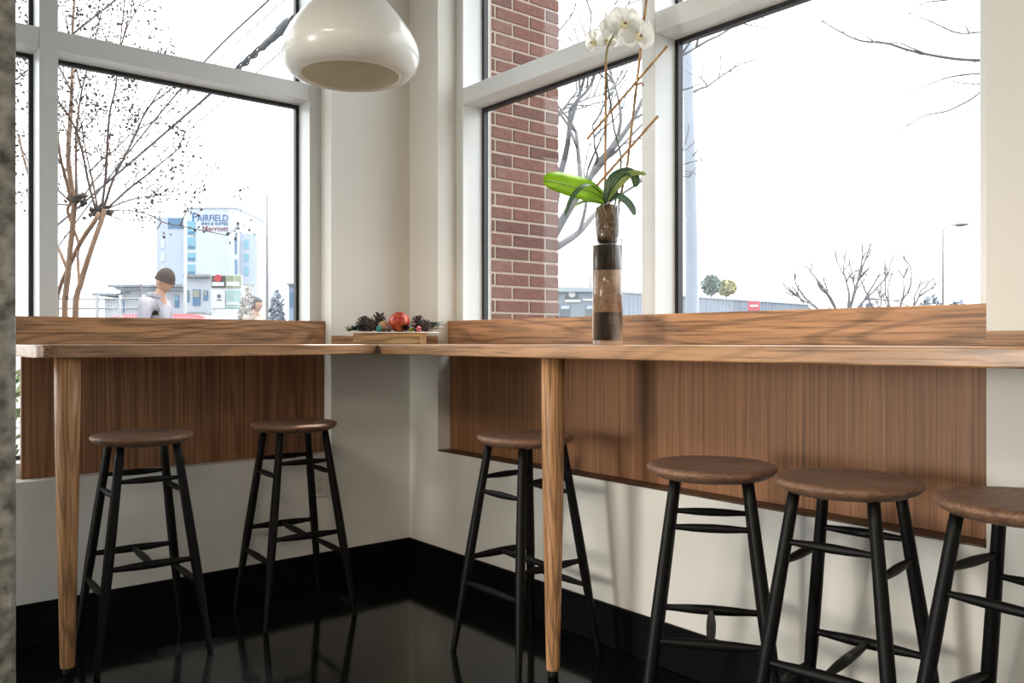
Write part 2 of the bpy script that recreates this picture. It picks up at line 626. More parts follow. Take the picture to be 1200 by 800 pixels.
# ------------------------------------------------------------------ bar stools
def make_stool():
    t = thing('bar_stool', 'stool', 'stool', (0, 0, 0))
    bm_ = bmesh.new()
    add_lathe(bm_, [(0, 0.668), (0.105, 0.668), (0.128, 0.672), (0.146, 0.681), (0.1545, 0.690), (0.1555, 0.695), (0.152, 0.700), (0.144, 0.703), (0.12, 0.7025), (0.07, 0.700), (0, 0.699)], 48)
    link('seat', bm_, M_seat, t, True)
    rt, rb, zt = 0.084, 0.166, 0.672      # half sides of the leg square at seat and floor

    def leg_at(sx, sy, zz):
        k = rb + (rt - rb) * zz / zt
        return Vector((sx * k, sy * k, zz))

    for sx, sy in ((1, 1), (1, -1), (-1, -1), (-1, 1)):
        zs = [0.0, 0.02, 0.15, 0.28, 0.42, 0.56, zt]
        rr = [0.0085, 0.0095, 0.0125, 0.0155, 0.0152, 0.0138, 0.0125]
        bm__ = bmesh.new()
        add_tube(bm__, [leg_at(sx, sy, q) for q in zs], rr, 14, 2)
        link('leg', bm__, M_black, t, True)

    def rail(p, q, r=0.0105, nm='stretcher'):
        bm__ = bmesh.new()
        add_tube(bm__, [p.lerp(q, s) for s in (0, .12, .3, .5, .7, .88, 1)], [r * .6, r * .66, r * .9, r, r * .9, r * .66, r * .6], 10, 2)
        link(nm, bm__, M_black, t, True)

    for s in (1, -1):
        rail(leg_at(-1, s, 0.565), leg_at(1, s, 0.565))        # front and back
        rail(leg_at(s, -1, 0.52), leg_at(s, 1, 0.52))          # sides
        rail(leg_at(-1, s, 0.305), leg_at(1, s, 0.305), 0.013)
        rail(leg_at(s, -1, 0.225), leg_at(s, 1, 0.225), 0.012)
    k = leg_at(0, 1, 0.305)
    rail(Vector((0, -k.y, 0.305)), Vector((0, k.y, 0.305)), 0.012)
    return t


STOOLS = [
    (0.274, -1.195, -13, 'wood and black bar stool beside the oak leg nearest the concrete column'),
    (0.224, -0.646, -21, 'wood and black bar stool in front of the wall outlet, near the room corner'),
    (1.090, -0.258, -40, 'wood and black bar stool half hidden behind the oak leg of the longer counter'),
    (1.866, -0.325, 0, 'wood and black bar stool turned square to the viewer, right of the oak leg'),
    (2.186, -0.268, 20, 'wood and black bar stool overlapping its neighbour, second from the right edge of the picture'),
    (2.531, -0.250, 114, 'wood and black bar stool cut off by the right edge of the picture'),
]
proto = make_stool()
for i, (x, y, phi, lab) in enumerate(STOOLS):
    o = proto if i == 0 else copy_tree(proto)
    o.location = (x, y, 0)
    d = Vector((x - EYE.x, y - EYE.y, 0))
    # local -y is the stool's front: at phi = 0 it faces the viewer, positive phi brings its right front leg nearer
    o.rotation_euler = (0, 0, math.atan2(d.y, d.x) - math.pi / 2 - math.radians(phi))
    tag(o, lab, 'stool', 'bar stools under the counter')

# ------------------------------------------------------------------ concrete column
col = thing('concrete_column', 'rough grey square concrete column standing at the end of the short counter', 'column', (0.62, -1.87, 0))
bm = bmesh.new()
add_box(bm, -0.22, 0.215, -0.23, 0.2315, 0.0, H - 0.001, 0.012, 2)
bmesh.ops.recalc_face_normals(bm, faces=bm.faces)
link('shaft', bm, M_conc, col)

# ------------------------------------------------------------------ wall outlet
out = thing('wall_outlet', 'white double power outlet on the wall behind a stool', 'outlet', (0.0015, -0.435, 0.37))
bm = bmesh.new()
add_box(bm, 0, 0.006, -0.028, 0.028, 0, 0.092, 0.002)
bmesh.ops.recalc_face_normals(bm, faces=bm.faces)
link('cover_plate', bm, M_plate, out)
for zz in (0.026, 0.066):
    bm = bmesh.new()
    add_prism(bm, [(0.0115 * math.cos(a_) * 1.15, 0.0145 * math.sin(a_)) for a_ in [2 * math.pi * k / 16 for k in range(16)]], 0.006, 0.0085)
    bmesh.ops.transform(bm, matrix=Matrix.Rotation(math.pi / 2, 4, 'Y') @ Matrix.Rotation(math.pi, 4, 'Y') @ Matrix.Rotation(math.pi, 4, 'Y'), verts=bm.verts)
    s = link('socket', bm, M_plate, out, loc=(0, 0, zz))
    bm = bmesh.new()
    add_tube(bm, [Vector((0.0066, 0.0150 * math.sin(a_), 0.0138 * math.cos(a_))) for a_ in [2 * math.pi * k / 16 for k in range(17)]], 0.0007, 5)
    link('socket_gap', bm, M_dark, s)
    bm = bmesh.new()
    add_ball(bm, Vector((0.0086, 0, -0.007)), 0.0008, 0.0026, 0.0026, 1)
    link('earth_hole', bm, M_dark, s)
    for yy in (-0.006, 0.006):
        bm = bmesh.new()
        add_box(bm, 0.0085, 0.0092, yy - .0012, yy + .0012, -0.002, 0.007)
        link('slot', bm, M_dark, s)

# ------------------------------------------------------------------ pendant lamp
lp = P(411, 90, 2.5)
lamp = thing('pendant_lamp', 'glossy off-white bell-shaped pendant lamp hanging in front of the corner', 'lamp', lp)
bm = bmesh.new()
prof = [(0.143, 0.004), (0.147, 0.0), (0.158, 0.0005), (0.178, 0.010), (0.195, 0.030), (0.2035, 0.055), (0.2035, 0.072), (0.197, 0.097), (0.180, 0.130), (0.153, 0.168), (0.122, 0.206), (0.093, 0.242), (0.070, 0.275), (0.056, 0.305), (0.050, 0.335), (0.049, 0.38), (0.0, 0.38)]
add_lathe(bm, prof, 64)
link('lamp_shade', bm, M_lamp, lamp, True)
bm = bmesh.new()
add_lathe(bm, [(0.143, 0.004), (0.160, 0.014), (0.186, 0.035), (0.194, 0.06), (0.186, 0.10), (0.145, 0.165), (0.09, 0.232), (0.05, 0.26), (0.0, 0.26)], 64)
link('shade_lining', bm, M_lampin, lamp, True)
bm = bmesh.new()
add_lathe(bm, [(0, 0.12), (0.02, 0.125), (0.03, 0.145), (0.028, 0.17), (0.018, 0.2), (0.018, 0.262), (0, 0.262)], 24)
link('bulb', bm, plain('frosted_bulb', (0.8, 0.78, 0.72), 0.4, 0.01), lamp, True)
pt = bpy.data.lights.new('lining_fill', 'POINT')  # weak fill added inside the unlit lamp to lift its lining
pt.energy = 0.10
pt.color = (1.0, 0.86, 0.66)
pt.shadow_soft_size = 0.02
pto = bpy.data.objects.new('lining_fill', pt)
COL.objects.link(pto)
pto.parent = lamp
pto.location = (0, 0, 0.085)
bm = bmesh.new()
add_lathe(bm, [(0, 0.3805), (0.02, 0.3805), (0.018, 0.42), (0.006, 0.43), (0.0, 0.43)], 24)
link('cord_grip', bm, M_chrome, lamp, True)
tube('cord', [(0, 0, 0.425), (0, 0, H - lp.z - 0.021)], 0.0035, M_black, lamp, 8)
bm = bmesh.new()
add_lathe(bm, [(0, -0.022), (0.05, -0.022), (0.06, -0.001), (0, -0.001)], 32)
link('ceiling_rose', bm, M_lamp, lamp, True, loc=(0, 0, H - lp.z))

# ------------------------------------------------------------------ tray with pine cones in the corner
tp = Vector((0.27, -0.255, CT))
tang = math.atan2(-RGT.x * 0 + 1, 1)       # long side across the corner
TR = math.radians(45)
tray = thing('decor_tray', 'pale wooden box tray with a thin wide lid in the counter corner', 'tray', tp, TR)
M_tray = wood('tray_wood', (0.55, 0.38, 0.19), (0.36, 0.22, 0.09), 0, 20, 1.5)
M_traytop = plain('tray_white_rim', (0.80, 0.78, 0.72), 0.4, 0.02)
bm = bmesh.new()
add_box(bm, -0.142, 0.124, -0.05, 0.05, 0.0005, 0.043, 0.002)
bmesh.ops.recalc_face_normals(bm, faces=bm.faces)
link('box_body', bm, M_tray, tray)
bm = bmesh.new()
add_box(bm, -0.175, 0.178, -0.062, 0.062, 0.0432, 0.047, 0.001)
bmesh.ops.recalc_face_normals(bm, faces=bm.faces)
link('lid_plate', bm, M_traytop, tray)
bm = bmesh.new()
add_box(bm, 0.1245, 0.129, -0.05, 0.05, 0.0005, 0.043, 0.0015)
bmesh.ops.recalc_face_normals(bm, faces=bm.faces)
link('end_cap', bm, plain('tray_end', (0.62, 0.47, 0.27), 0.5, 0.08, 30), tray)


def on_tray(x, y, zz=0.047):
    c, s = math.cos(TR), math.sin(TR)
    return Vector((tp.x + c * x - s * y, tp.y + s * x + c * y, tp.z + zz))


M_cone = plain('pine_cone_scale', (0.045, 0.036, 0.028), 0.7, 0.4, 60)
M_cone2 = plain('pine_cone_tip', (0.085, 0.066, 0.052), 0.7, 0.4, 60)


def pine_cone(loc, h, r, lab, tilt, seed):
    t = thing('pine_cone', lab, 'pine cone', loc, seed * 1.3, 'pine cones on the tray')
    rg = random.Random(seed)
    bm_ = bmesh.new()
    add_ball(bm_, Vector((0, 0, h * .5)), r * .55, r * .55, h * .48, 2)
    link('core', bm_, M_cone, t, True)
    bm_ = bmesh.new()
    n = 46
    for i in range(n):
        f = (i + .5) / n
        zz = h * (0.05 + .85 * f)
        rr = r * math.sin(math.pi * (0.18 + 0.74 * f)) ** .7
        a_ = i * 2.39996
        d = Vector((math.cos(a_), math.sin(a_), 0))
        s_ = Vector((-d.y, d.x, 0))
        w = r * .26
        base = d * rr * .45 + UP * zz
        tip = d * rr * rg.uniform(.95, 1.1) + UP * (zz + h * .07 + .25 * h * (f - .3) * .5)
        q = [bm_.verts.new(p) for p in (base - s_ * w * .5, base + s_ * w * .5, tip + s_ * w * .75, tip + d * w * .35 + UP * w * .3, tip - s_ * w * .75)]
        q2 = [bm_.verts.new(v_.co - UP * r * .07) for v_ in q]
        for vs_ in (q, q2[::-1]):
            bm_.faces.new(vs_)
        for k in range(5):
            bm_.faces.new((q[k], q2[k], q2[(k + 1) % 5], q[(k + 1) % 5]))
    bmesh.ops.recalc_face_normals(bm_, faces=bm_.faces)
    o = link('scales', bm_, M_cone2, t)
    o['kind'] = 'stuff'


pine_cone(on_tray(-0.118, 0.012), 0.062, 0.031, 'dark pine cone furthest left on the tray, by the yellow-green sprig', 0, 1)
pine_cone(on_tray(-0.058, 0.022), 0.078, 0.032, 'tallest dark pine cone on the tray, left of the gold ball', 0, 2)
pine_cone(on_tray(-0.080, -0.036), 0.052, 0.024, 'small dark pine cone at the front of the tray left of the teal ball', 0, 3)
pine_cone(on_tray(0.100, 0.022), 0.064, 0.031, 'dark pine cone on the tray just right of the red ball', 0, 4)
pine_cone(on_tray(0.142, -0.022), 0.046, 0.024, 'dark pine cone on the tray near the evergreen sprig', 0, 5)


def ornament(name, loc, r, mat, lab, cap=True, squash=1.0):
    t = thing(name, lab, 'ornament', loc)
    bm_ = bmesh.new()
    prof_ = [(r * math.sin(math.pi * k / 14), r * squash * (1 - math.cos(math.pi * k / 14))) for k in range(15)]
    prof_[0] = (0, 0.0)
    prof_[-1] = (0, 2 * r * squash)
    add_lathe(bm_, prof_, 28)
    link('ball', bm_, mat, t, True)
    if cap:
        bm_ = bmesh.new()
        add_lathe(bm_, [(0, 2 * r * squash - .002), (r * .16, 2 * r * squash - .002), (r * .14, 2 * r * squash + r * .12), (0, 2 * r * squash + r * .12)], 12)
        link('cap', bm_, M_chrome, t, True)


def red_yellow():
    m, nt, b = new_mat('red_yellow_glaze')
    tc = nt.nodes.new('ShaderNodeTexCoord')
    mp = nt.nodes.new('ShaderNodeMapping')
    mp.inputs['Scale'].default_value = (60, 60, 18)
    nz = nt.nodes.new('ShaderNodeTexNoise')
    nz.inputs['Scale'].default_value = 1
    nz.inputs['Detail'].default_value = 4
    cr = nt.nodes.new('ShaderNodeValToRGB')
    cr.color_ramp.elements[0].position = 0.5
    cr.color_ramp.elements[0].color = (0.38, 0.014, 0.010, 1)
    cr.color_ramp.elements[1].position = 0.72
    cr.color_ramp.elements[1].color = (0.50, 0.20, 0.05, 1)
    nt.links.new(tc.outputs['Object'], mp.inputs[0])
    nt.links.new(mp.outputs[0], nz.inputs['Vector'])
    nt.links.new(nz.outputs['Fac'], cr.inputs[0])
    nt.links.new(cr.outputs[0], b.inputs['Base Color'])
    b.inputs['Roughness'].default_value = 0.35
    return m


ornament('red_ball', on_tray(0.030, -0.002), 0.042, red_yellow(), 'large red ball flecked with yellow in the middle of the tray', False, 0.95)
ornament('gold_ball', on_tray(-0.030, -0.016), 0.022, plain('gold_flecked', (0.42, 0.25, 0.12), 0.5, 0.7, 160), 'speckled gold-brown ball beside the big red ball on the tray', False)
ornament('teal_ball', on_tray(-0.040, -0.047), 0.0125, plain('teal_glaze', (0.02, 0.20, 0.19), 0.25, 0.1), 'small teal ball at the front of the tray')
ornament('brown_ball', on_tray(0.000, -0.046), 0.0125, plain('dark_brown_glaze', (0.07, 0.04, 0.03), 0.3, 0.2), 'small dark brown ball in front of the red ball on the tray')
ornament('pink_ball', on_tray(0.118, -0.047), 0.011, plain('pink_glaze', (0.50, 0.10, 0.13), 0.3, 0.2), 'small pink ball at the front right of the tray')


def sprig(name, loc, mat, lab, n, ln, seed, spread=1.0, lw=0.2):
    t = thing(name, lab, 'sprig', loc)
    rg = random.Random(seed)
    bm_ = bmesh.new()
    add_tube(bm_, [Vector((0, 0, 0.001)), Vector((0, 0, ln * .5))], 0.0015, 6)
    link('stem', bm_, mat, t)
    for i in range(n):
        a_ = 2 * math.pi * i / n + rg.uniform(-.3, .3)
        d = Vector((math.cos(a_), math.sin(a_), rg.uniform(.05, .7) / spread)).normalized()
        s_ = d.cross(UP).normalized()
        L = ln * rg.uniform(.7, 1.05)
        base = UP * ln * rg.uniform(.12, .4)
        bm_ = bmesh.new()
        up_, lo_ = [], []
        prof_ = [(0, .1), (.3, .9), (.55, 1.0), (.8, .6), (1.0, .06)]
        for f, w in prof_:
            c = base + d * L * f - UP * L * .12 * f * f
            up_.append((bm_.verts.new(c - s_ * L * lw * w), bm_.verts.new(c + UP * L * .03), bm_.verts.new(c + s_ * L * lw * w)))
        for a0, a1 in zip(up_, up_[1:]):
            bm_.faces.new((a0[0], a0[1], a1[1], a1[0]))
            bm_.faces.new((a0[1], a0[2], a1[2], a1[1]))
        bmesh.ops.solidify(bm_, geom=bm_.faces[:], thickness=0.0008)
        link('leaf', bm_, mat, t)


M_lime = plain('lime_leaf', (0.42, 0.46, 0.05), 0.5, 0.2, 40, trans=0.3)
M_ever = plain('evergreen_needle', (0.03, 0.075, 0.05), 0.6, 0.3, 40)
sprig('lime_sprig', on_tray(-0.163, -0.03), M_lime, 'yellow-green leafy sprig at the left end of the tray', 9, 0.030, 11, 1.0, .35)
sprig('lime_sprig', on_tray(0.088, -0.047), M_lime, 'yellow-green leafy sprig in front of the cones right of the red ball', 9, 0.026, 12, 1.0, .35)
sprig('evergreen_sprig', on_tray(0.153, 0.034), M_ever, 'dark evergreen sprig at the right end of the tray', 26, 0.062, 13, 1.0, .12)
sprig('evergreen_sprig', on_tray(-0.135, -0.035), M_ever, 'dark evergreen sprig at the left front of the tray', 20, 0.044, 14, 1.0, .14)
sprig('berry_sprig', on_tray(0.112, -0.028), plain('burgundy_leaf', (0.13, 0.03, 0.04), 0.5, 0.3, 40), 'dark burgundy sprig behind the pink ball on the tray', 14, 0.044, 15, .6, .2)

M_succ = plain('dark_succulent', (0.045, 0.055, 0.045), 0.5, 0.3, 40)
M_succ2 = plain('plum_succulent', (0.07, 0.03, 0.04), 0.5, 0.3, 40)
sprig('succulent_rosette', on_tray(-0.106, -0.036), M_succ, 'small dark green rosette in front of the leftmost cone on the tray', 22, 0.036, 21, .55, .3)
sprig('succulent_rosette', on_tray(-0.090, 0.046), M_succ, 'dark green rosette behind the cones at the left of the tray', 22, 0.052, 22, .5, .3)
sprig('succulent_rosette', on_tray(0.066, -0.048), M_succ2, 'dark plum rosette at the front of the tray right under the red ball', 20, 0.030, 23, .55, .3)
sprig('succulent_rosette', on_tray(0.135, 0.012), M_succ2, 'dark plum rosette between the two cones at the right of the tray', 22, 0.046, 24, .5, .3)

# ------------------------------------------------------------------ orchid in a layered glass vase
VZ = 2.554
vb = Vector((1.348, -0.15, CT))
K = VZ / F_PX
vase = thing('glass_vase', 'tall clear glass cylinder vase filled with black and tan layers', 'vase', vb)
R = 0.0465


def vz(py):            # height above the counter of a photo row at the vase
    return (400 - py) * K + 1.0 - CT


bm = bmesh.new()
zt = vz(279)
add_lathe(bm, [(0, 0.0008), (R, 0.0008), (R, zt), (R - .0025, zt), (R - .0025, 0.012), (0, 0.012)], 48)
link('glass_cylinder', bm, M_vglass, vase, True)
bm = bmesh.new()
r2 = 0.040
zc0, zc1 = vz(287), vz(240)
add_lathe(bm, [(0, zc0), (r2 * .75, zc0), (r2 * .97, zc0 + .012), (r2, zc0 + .03), (r2, zc1), (r2 - .002, zc1), (r2 - .002, zc0 + .03), (r2 * .72, zc0 + .004), (0, zc0 + .004)], 40)
link('glass_cup', bm, M_vglass, vase, True)
ri = R - 0.0032


def layer(nm, z0, z1, mat, wob, seed):
    rg = random.Random(seed)
    bm_ = bmesh.new()
    n = 40
    ph = rg.uniform(0, 6)
    lo = [bm_.verts.new((ri * math.cos(2 * math.pi * k / n), ri * math.sin(2 * math.pi * k / n), z0)) for k in range(n)]
    hi = [bm_.verts.new((ri * math.cos(2 * math.pi * k / n), ri * math.sin(2 * math.pi * k / n), z1)) for k in range(n)]
    for k in range(n):
        bm_.faces.new((lo[k], lo[(k + 1) % n], hi[(k + 1) % n], hi[k]))
    bm_.faces.new(lo[::-1])
    bm_.faces.new(hi)
    o = link(nm, bm_, mat, vase, True)
    o['kind'] = 'stuff'


layer('black_gravel', 0.0135, vz(366), plain('black_gravel', (0.004, 0.004, 0.004), 0.8, 0.9, 180, bump=0.8), 0, 1)
layer('tan_sand', vz(366) + .0004, vz(317), plain('tan_sand', (0.27, 0.17, 0.11), 0.9, 0.3, 90), 0, 2)
layer('dark_soil', vz(317) + .0004, vz(288), plain('dark_soil', (0.006, 0.0055, 0.0055), 0.9, 0.6, 120, bump=0.6), 0, 3)

orch = thing('orchid', 'white flowering orchid tied to bamboo stakes in the glass vase', 'orchid', vb + UP * (zc0 + .006))
OB = orch.location.copy()


def OP(px, py, dz=0.0):
    """point near the vase axis at a photo pixel, dz metres further from the viewer"""
    return P(px, py, VZ + dz) - OB


# root ball
rg = random.Random(9)
bm = bmesh.new()
prof = [(0, 0.0), (0.024, 0.001), (0.031, 0.012), (0.0355, 0.035), (0.0360, 0.07), (0.034, 0.108), (0.02, 0.114), (0, 0.115)]
add_lathe(bm, prof, 30)
link('root_ball', bm, plain('bark_mix', (0.16, 0.105, 0.065), 0.9, 0.8, 90, bump=1.0), orch, True)
M_root = plain('orchid_root', (0.33, 0.27, 0.18), 0.7, 0.3, 60)
for i in range(9):
    a0 = rg.uniform(0, 6.28)
    pts = []
    for k in range(6):
        f = k / 5
        rr = 0.020 + .0165 * math.sin(math.pi * min(1, .2 + f)) if k else 0.006
        rr = min(rr, 0.0352)
        pts.append(Vector((rr * math.cos(a0 + f * 1.1), rr * math.sin(a0 + f * 1.1), 0.117 - f * rg.uniform(.07, .1) + (0.008 if k == 1 else 0))))
    tube('root', pts, 0.0026, M_root, orch, 6, 3)

M_bamboo = wood('bamboo', (0.55, 0.34, 0.15), (0.34, 0.18, 0.07), 2, 60, 3.0)
M_stem = plain('orchid_stem', (0.06, 0.09, 0.05), 0.5, 0.3, 40)
M_stem2 = plain('orchid_spike', (0.26, 0.24, 0.09), 0.5, 0.3, 40)


def stake(p0, p1, r=0.0042):
    bm_ = bmesh.new()
    pts, rr = [], []
    n = 5
    for i in range(n):
        for f, k in ((0.02, 1.16), (0.06, 1.0), (0.5, .95), (0.94, 1.0), (0.98, 1.16)):
            pts.append(p0.lerp(p1, (i + f) / n))
            rr.append(r * k)
    add_tube(bm_, pts, rr, 8)
    link('bamboo_stake', bm_, M_bamboo, orch, True)


stake(OP(709, 262, 0.012), OP(710, 72, 0.0))
stake(OP(720, 262, 0.012), OP(735, 195, 0.02))
stake(OP(735, 195, 0.02), OP(759, -12, 0.05))
stake(OP(688, 163, -0.03), OP(782, 54, 0.045))
stake(OP(699, 218, -0.02), OP(771, 136, 0.045))
tube('clip', [OP(747, 99, .012), OP(752, 97, .02), OP(754, 100, .03)], 0.0035, plain('brown_clip', (0.35, 0.15, 0.07), 0.5), orch, 6)
tube('flower_spike', [OP(719, 250), OP(727, 200, .005), OP(727, 180, .004), OP(720, 152), OP(716, 125), OP(712, 100), OP(710, 78)], [0.0032, 0.003, 0.0028, 0.0028, 0.0026, 0.0026, 0.003], M_stem, orch, 8, 5)
tube('flower_spike', [OP(710, 78), OP(711, 60), OP(717, 45), OP(724, 36, .005), OP(734, 34, .012), OP(744, 38, .02), OP(753, 46, .03)], [0.0038, 0.0036, 0.0032, 0.0028, 0.0024, 0.002, 0.0015], M_stem2, orch, 8, 5)

# leaves
M_leaf_b = plain('leaf_backlit', (0.42, 0.64, 0.04), 0.4, 0.12, 30, trans=0.7)  # sun shining through the blade is painted into this brighter green
M_leaf_d = plain('leaf_dark', (0.055, 0.12, 0.055), 0.35, 0.2, 30, trans=0.15)
M_leaf_p = plain('leaf_pale', (0.36, 0.45, 0.16), 0.4, 0.15, 30, trans=0.4)
M_leaf_g = plain('leaf_greyish', (0.12, 0.19, 0.14), 0.35, 0.2, 30, trans=0.15)


def leaf(path, w, mat, fold=0.2, face=0.0, tipw=0.75):
    """strap leaf along a path; face turns its blade towards the viewer (0 flat, 1 edge up)"""
    path, _ = smooth_path([Vector(p) for p in path], [0] * len(path), 4)
    bm_ = bmesh.new()
    n = len(path)
    rows_ = []
    side0 = None
    for i, p in enumerate(path):
        d = (path[min(i + 1, n - 1)] - path[max(i - 1, 0)]).normalized()
        vdir = (UP * (1 - face) - FWD * face).normalized()   # blade normal aim
        s_ = d.cross(vdir)
        s_.normalize()
        nrm = s_.cross(d).normalized()
        f = i / (n - 1)
        ww = w * (min(1, .25 + 2.2 * f) if f < .45 else math.sqrt(max(0.0, 1 - ((f - .45) / .56) ** 2)) * 1.0)
        ww = max(ww, w * .03)
        rows_.append([bm_.verts.new(p + s_ * ww * k + nrm * abs(k) * ww * fold) for k in (-1, -.55, 0, .55, 1)])
    for a0, a1 in zip(rows_, rows_[1:]):
        for k in range(4):
            bm_.faces.new((a0[k], a0[k + 1], a1[k + 1], a1[k]))
    bmesh.ops.recalc_face_normals(bm_, faces=bm_.faces)
    bmesh.ops.solidify(bm_, geom=bm_.faces[:], thickness=0.0016)
    o = link('leaf', bm_, mat, orch, True)
    tube('midrib', path[1:-1], [w * .05] * (n - 2), M_leaf_p, o, 5)
    return o


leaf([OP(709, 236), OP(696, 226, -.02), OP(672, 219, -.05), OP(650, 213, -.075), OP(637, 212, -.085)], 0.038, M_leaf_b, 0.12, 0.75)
leaf([OP(706, 228, -.02), OP(694, 218, -.06), OP(682, 219, -.085), OP(670, 232, -.10), OP(662, 252, -.105)], 0.0095, M_leaf_d, 0.2, 0.35)
leaf([OP(709, 240), OP(698, 237, -.01), OP(685, 236, -.02), OP(671, 242, -.03)], 0.009, M_leaf_p, 0.2, 0.4)
leaf([OP(709, 238), OP(712, 222, -.01), OP(722, 206, -.02), OP(736, 201, -.03), OP(744, 208, -.04), OP(745, 219, -.045)], 0.019, M_leaf_d, 0.2, 0.5)
leaf([OP(711, 236), OP(720, 222, -.02), OP(732, 209, -.035), OP(742, 203, -.04), OP(757, 204, -.045)], 0.014, M_leaf_p, 0.25, 0.6)
leaf([OP(713, 236, .005), OP(722, 229, .0), OP(733, 235, -.02), OP(740, 243, -.03), OP(744, 252, -.035)], 0.0135, M_leaf_g, 0.25, 0.6)
leaf([OP(710, 238, .01), OP(700, 222, .03), OP(688, 216, .05), OP(676, 222, .07)], 0.014, M_leaf_d, 0.2, 0.3)

# flowers
M_petal = plain('white_petal', (0.90, 0.90, 0.87), 0.5, 0.03, 30, trans=0.5)
M_throat = plain('yellow_throat', (0.60, 0.42, 0.05), 0.5, 0.3, 60)
M_lip = plain('cream_lip', (0.78, 0.70, 0.42), 0.5, 0.1, 60)
M_pist = plain('throat_mark', (0.16, 0.08, 0.03), 0.5, 0.2)
M_bud = plain('green_bud', (0.42, 0.50, 0.22), 0.5, 0.15, 40, trans=0.2)


def petal(bm_, ang, L, w, cup, back):
    """petal in the local yz plane facing +x"""
    d = Vector((0, math.cos(ang), math.sin(ang)))
    s_ = Vector((0, -math.sin(ang), math.cos(ang)))
    rows_ = []
    for f, k in ((0.05, .22), (.25, .72), (.5, 1.0), (.72, .96), (.9, .6), (1.0, .12)):
        c = d * L * f + Vector((1, 0, 0)) * (back * L * f * f)
        rows_.append([bm_.verts.new(c + s_ * w * k * q + Vector((1, 0, 0)) * cup * w * abs(q) ** 2 * k) for q in (-1, -.5, 0, .5, 1)])
    fs = []
    for a0, a1 in zip(rows_, rows_[1:]):
        for k in range(4):
            fs.append(bm_.faces.new((a0[k], a0[k + 1], a1[k + 1], a1[k])))
    bmesh.ops.solidify(bm_, geom=fs, thickness=0.0008)


def flower(pos, yaw, pitch, sz):
    bm_ = bmesh.new()
    add_ball(bm_, Vector((0.001, 0, 0)), sz * .07, sz * .07, sz * .07, 1)
    f = link('flower', bm_, M_throat, orch, True, loc=pos)
    f.rotation_euler = (0, pitch, yaw)
    for ang, L, w, cup in ((90, .52, .25, .1), (215, .52, .23, .1), (325, .52, .23, .1)):
        b2 = bmesh.new()
        petal(b2, math.radians(ang), sz * L, sz * w, cup, -.12)
        link('sepal', b2, M_petal, f, True)
    for ang in (12, 168):
        b2 = bmesh.new()
        petal(b2, math.radians(ang), sz * .54, sz * .40, .12, -.05)
        q = link('petal', b2, M_petal, f, True)
        q.location = (0.003, 0, 0)
    b2 = bmesh.new()
    add_ball(b2, Vector((sz * .10, 0, -sz * .10)), sz * .10, sz * .09, sz * .12, 2)
    add_ball(b2, Vector((sz * .14, sz * .07, -sz * .06)), sz * .05, sz * .05, sz * .08, 1)
    add_ball(b2, Vector((sz * .14, -sz * .07, -sz * .06)), sz * .05, sz * .05, sz * .08, 1)
    link('lip', b2, M_lip, f, True)
    b2 = bmesh.new()
    add_ball(b2, Vector((sz * .19, 0, -sz * .05)), sz * .05, sz * .05, sz * .05, 1)
    link('throat_mark', b2, M_pist, f, True)


TOCAM = math.atan2(-FWD.y, -FWD.x)
flower(OP(731, 27, -0.005), TOCAM + .15, .1, 0.098)
flower(OP(748, 41, 0.005), TOCAM + .35, .15, 0.098)
flower(OP(697, 48, -0.01), TOCAM - .9, .25, 0.072)
flower(OP(715, 22, 0.03), TOCAM + 2.4, -.1, 0.088)
flower(OP(711, 47, 0.02), TOCAM + 2.9, .3, 0.07)
flower(OP(723, 30, 0.05), TOCAM + 3.5, .1, 0.085)

# ------------------------------------------------------------------ outside
M_pave = ext('pavement', (0.30, 0.295, 0.29), 0.9, 0.1, 1.5)
gbm = bmesh.new()
add_box(gbm, -260, 60, WT + .01, 260, -0.3, -0.02)
add_box(gbm, -260, -WT - .01, -260, WT + .01, -0.3, -0.02)
add_box(gbm, -WT - .01, 60, -260, LY - .25, -0.3, -0.02)
gr = link('ground', gbm, M_pave)
tag(gr, kind='structure')


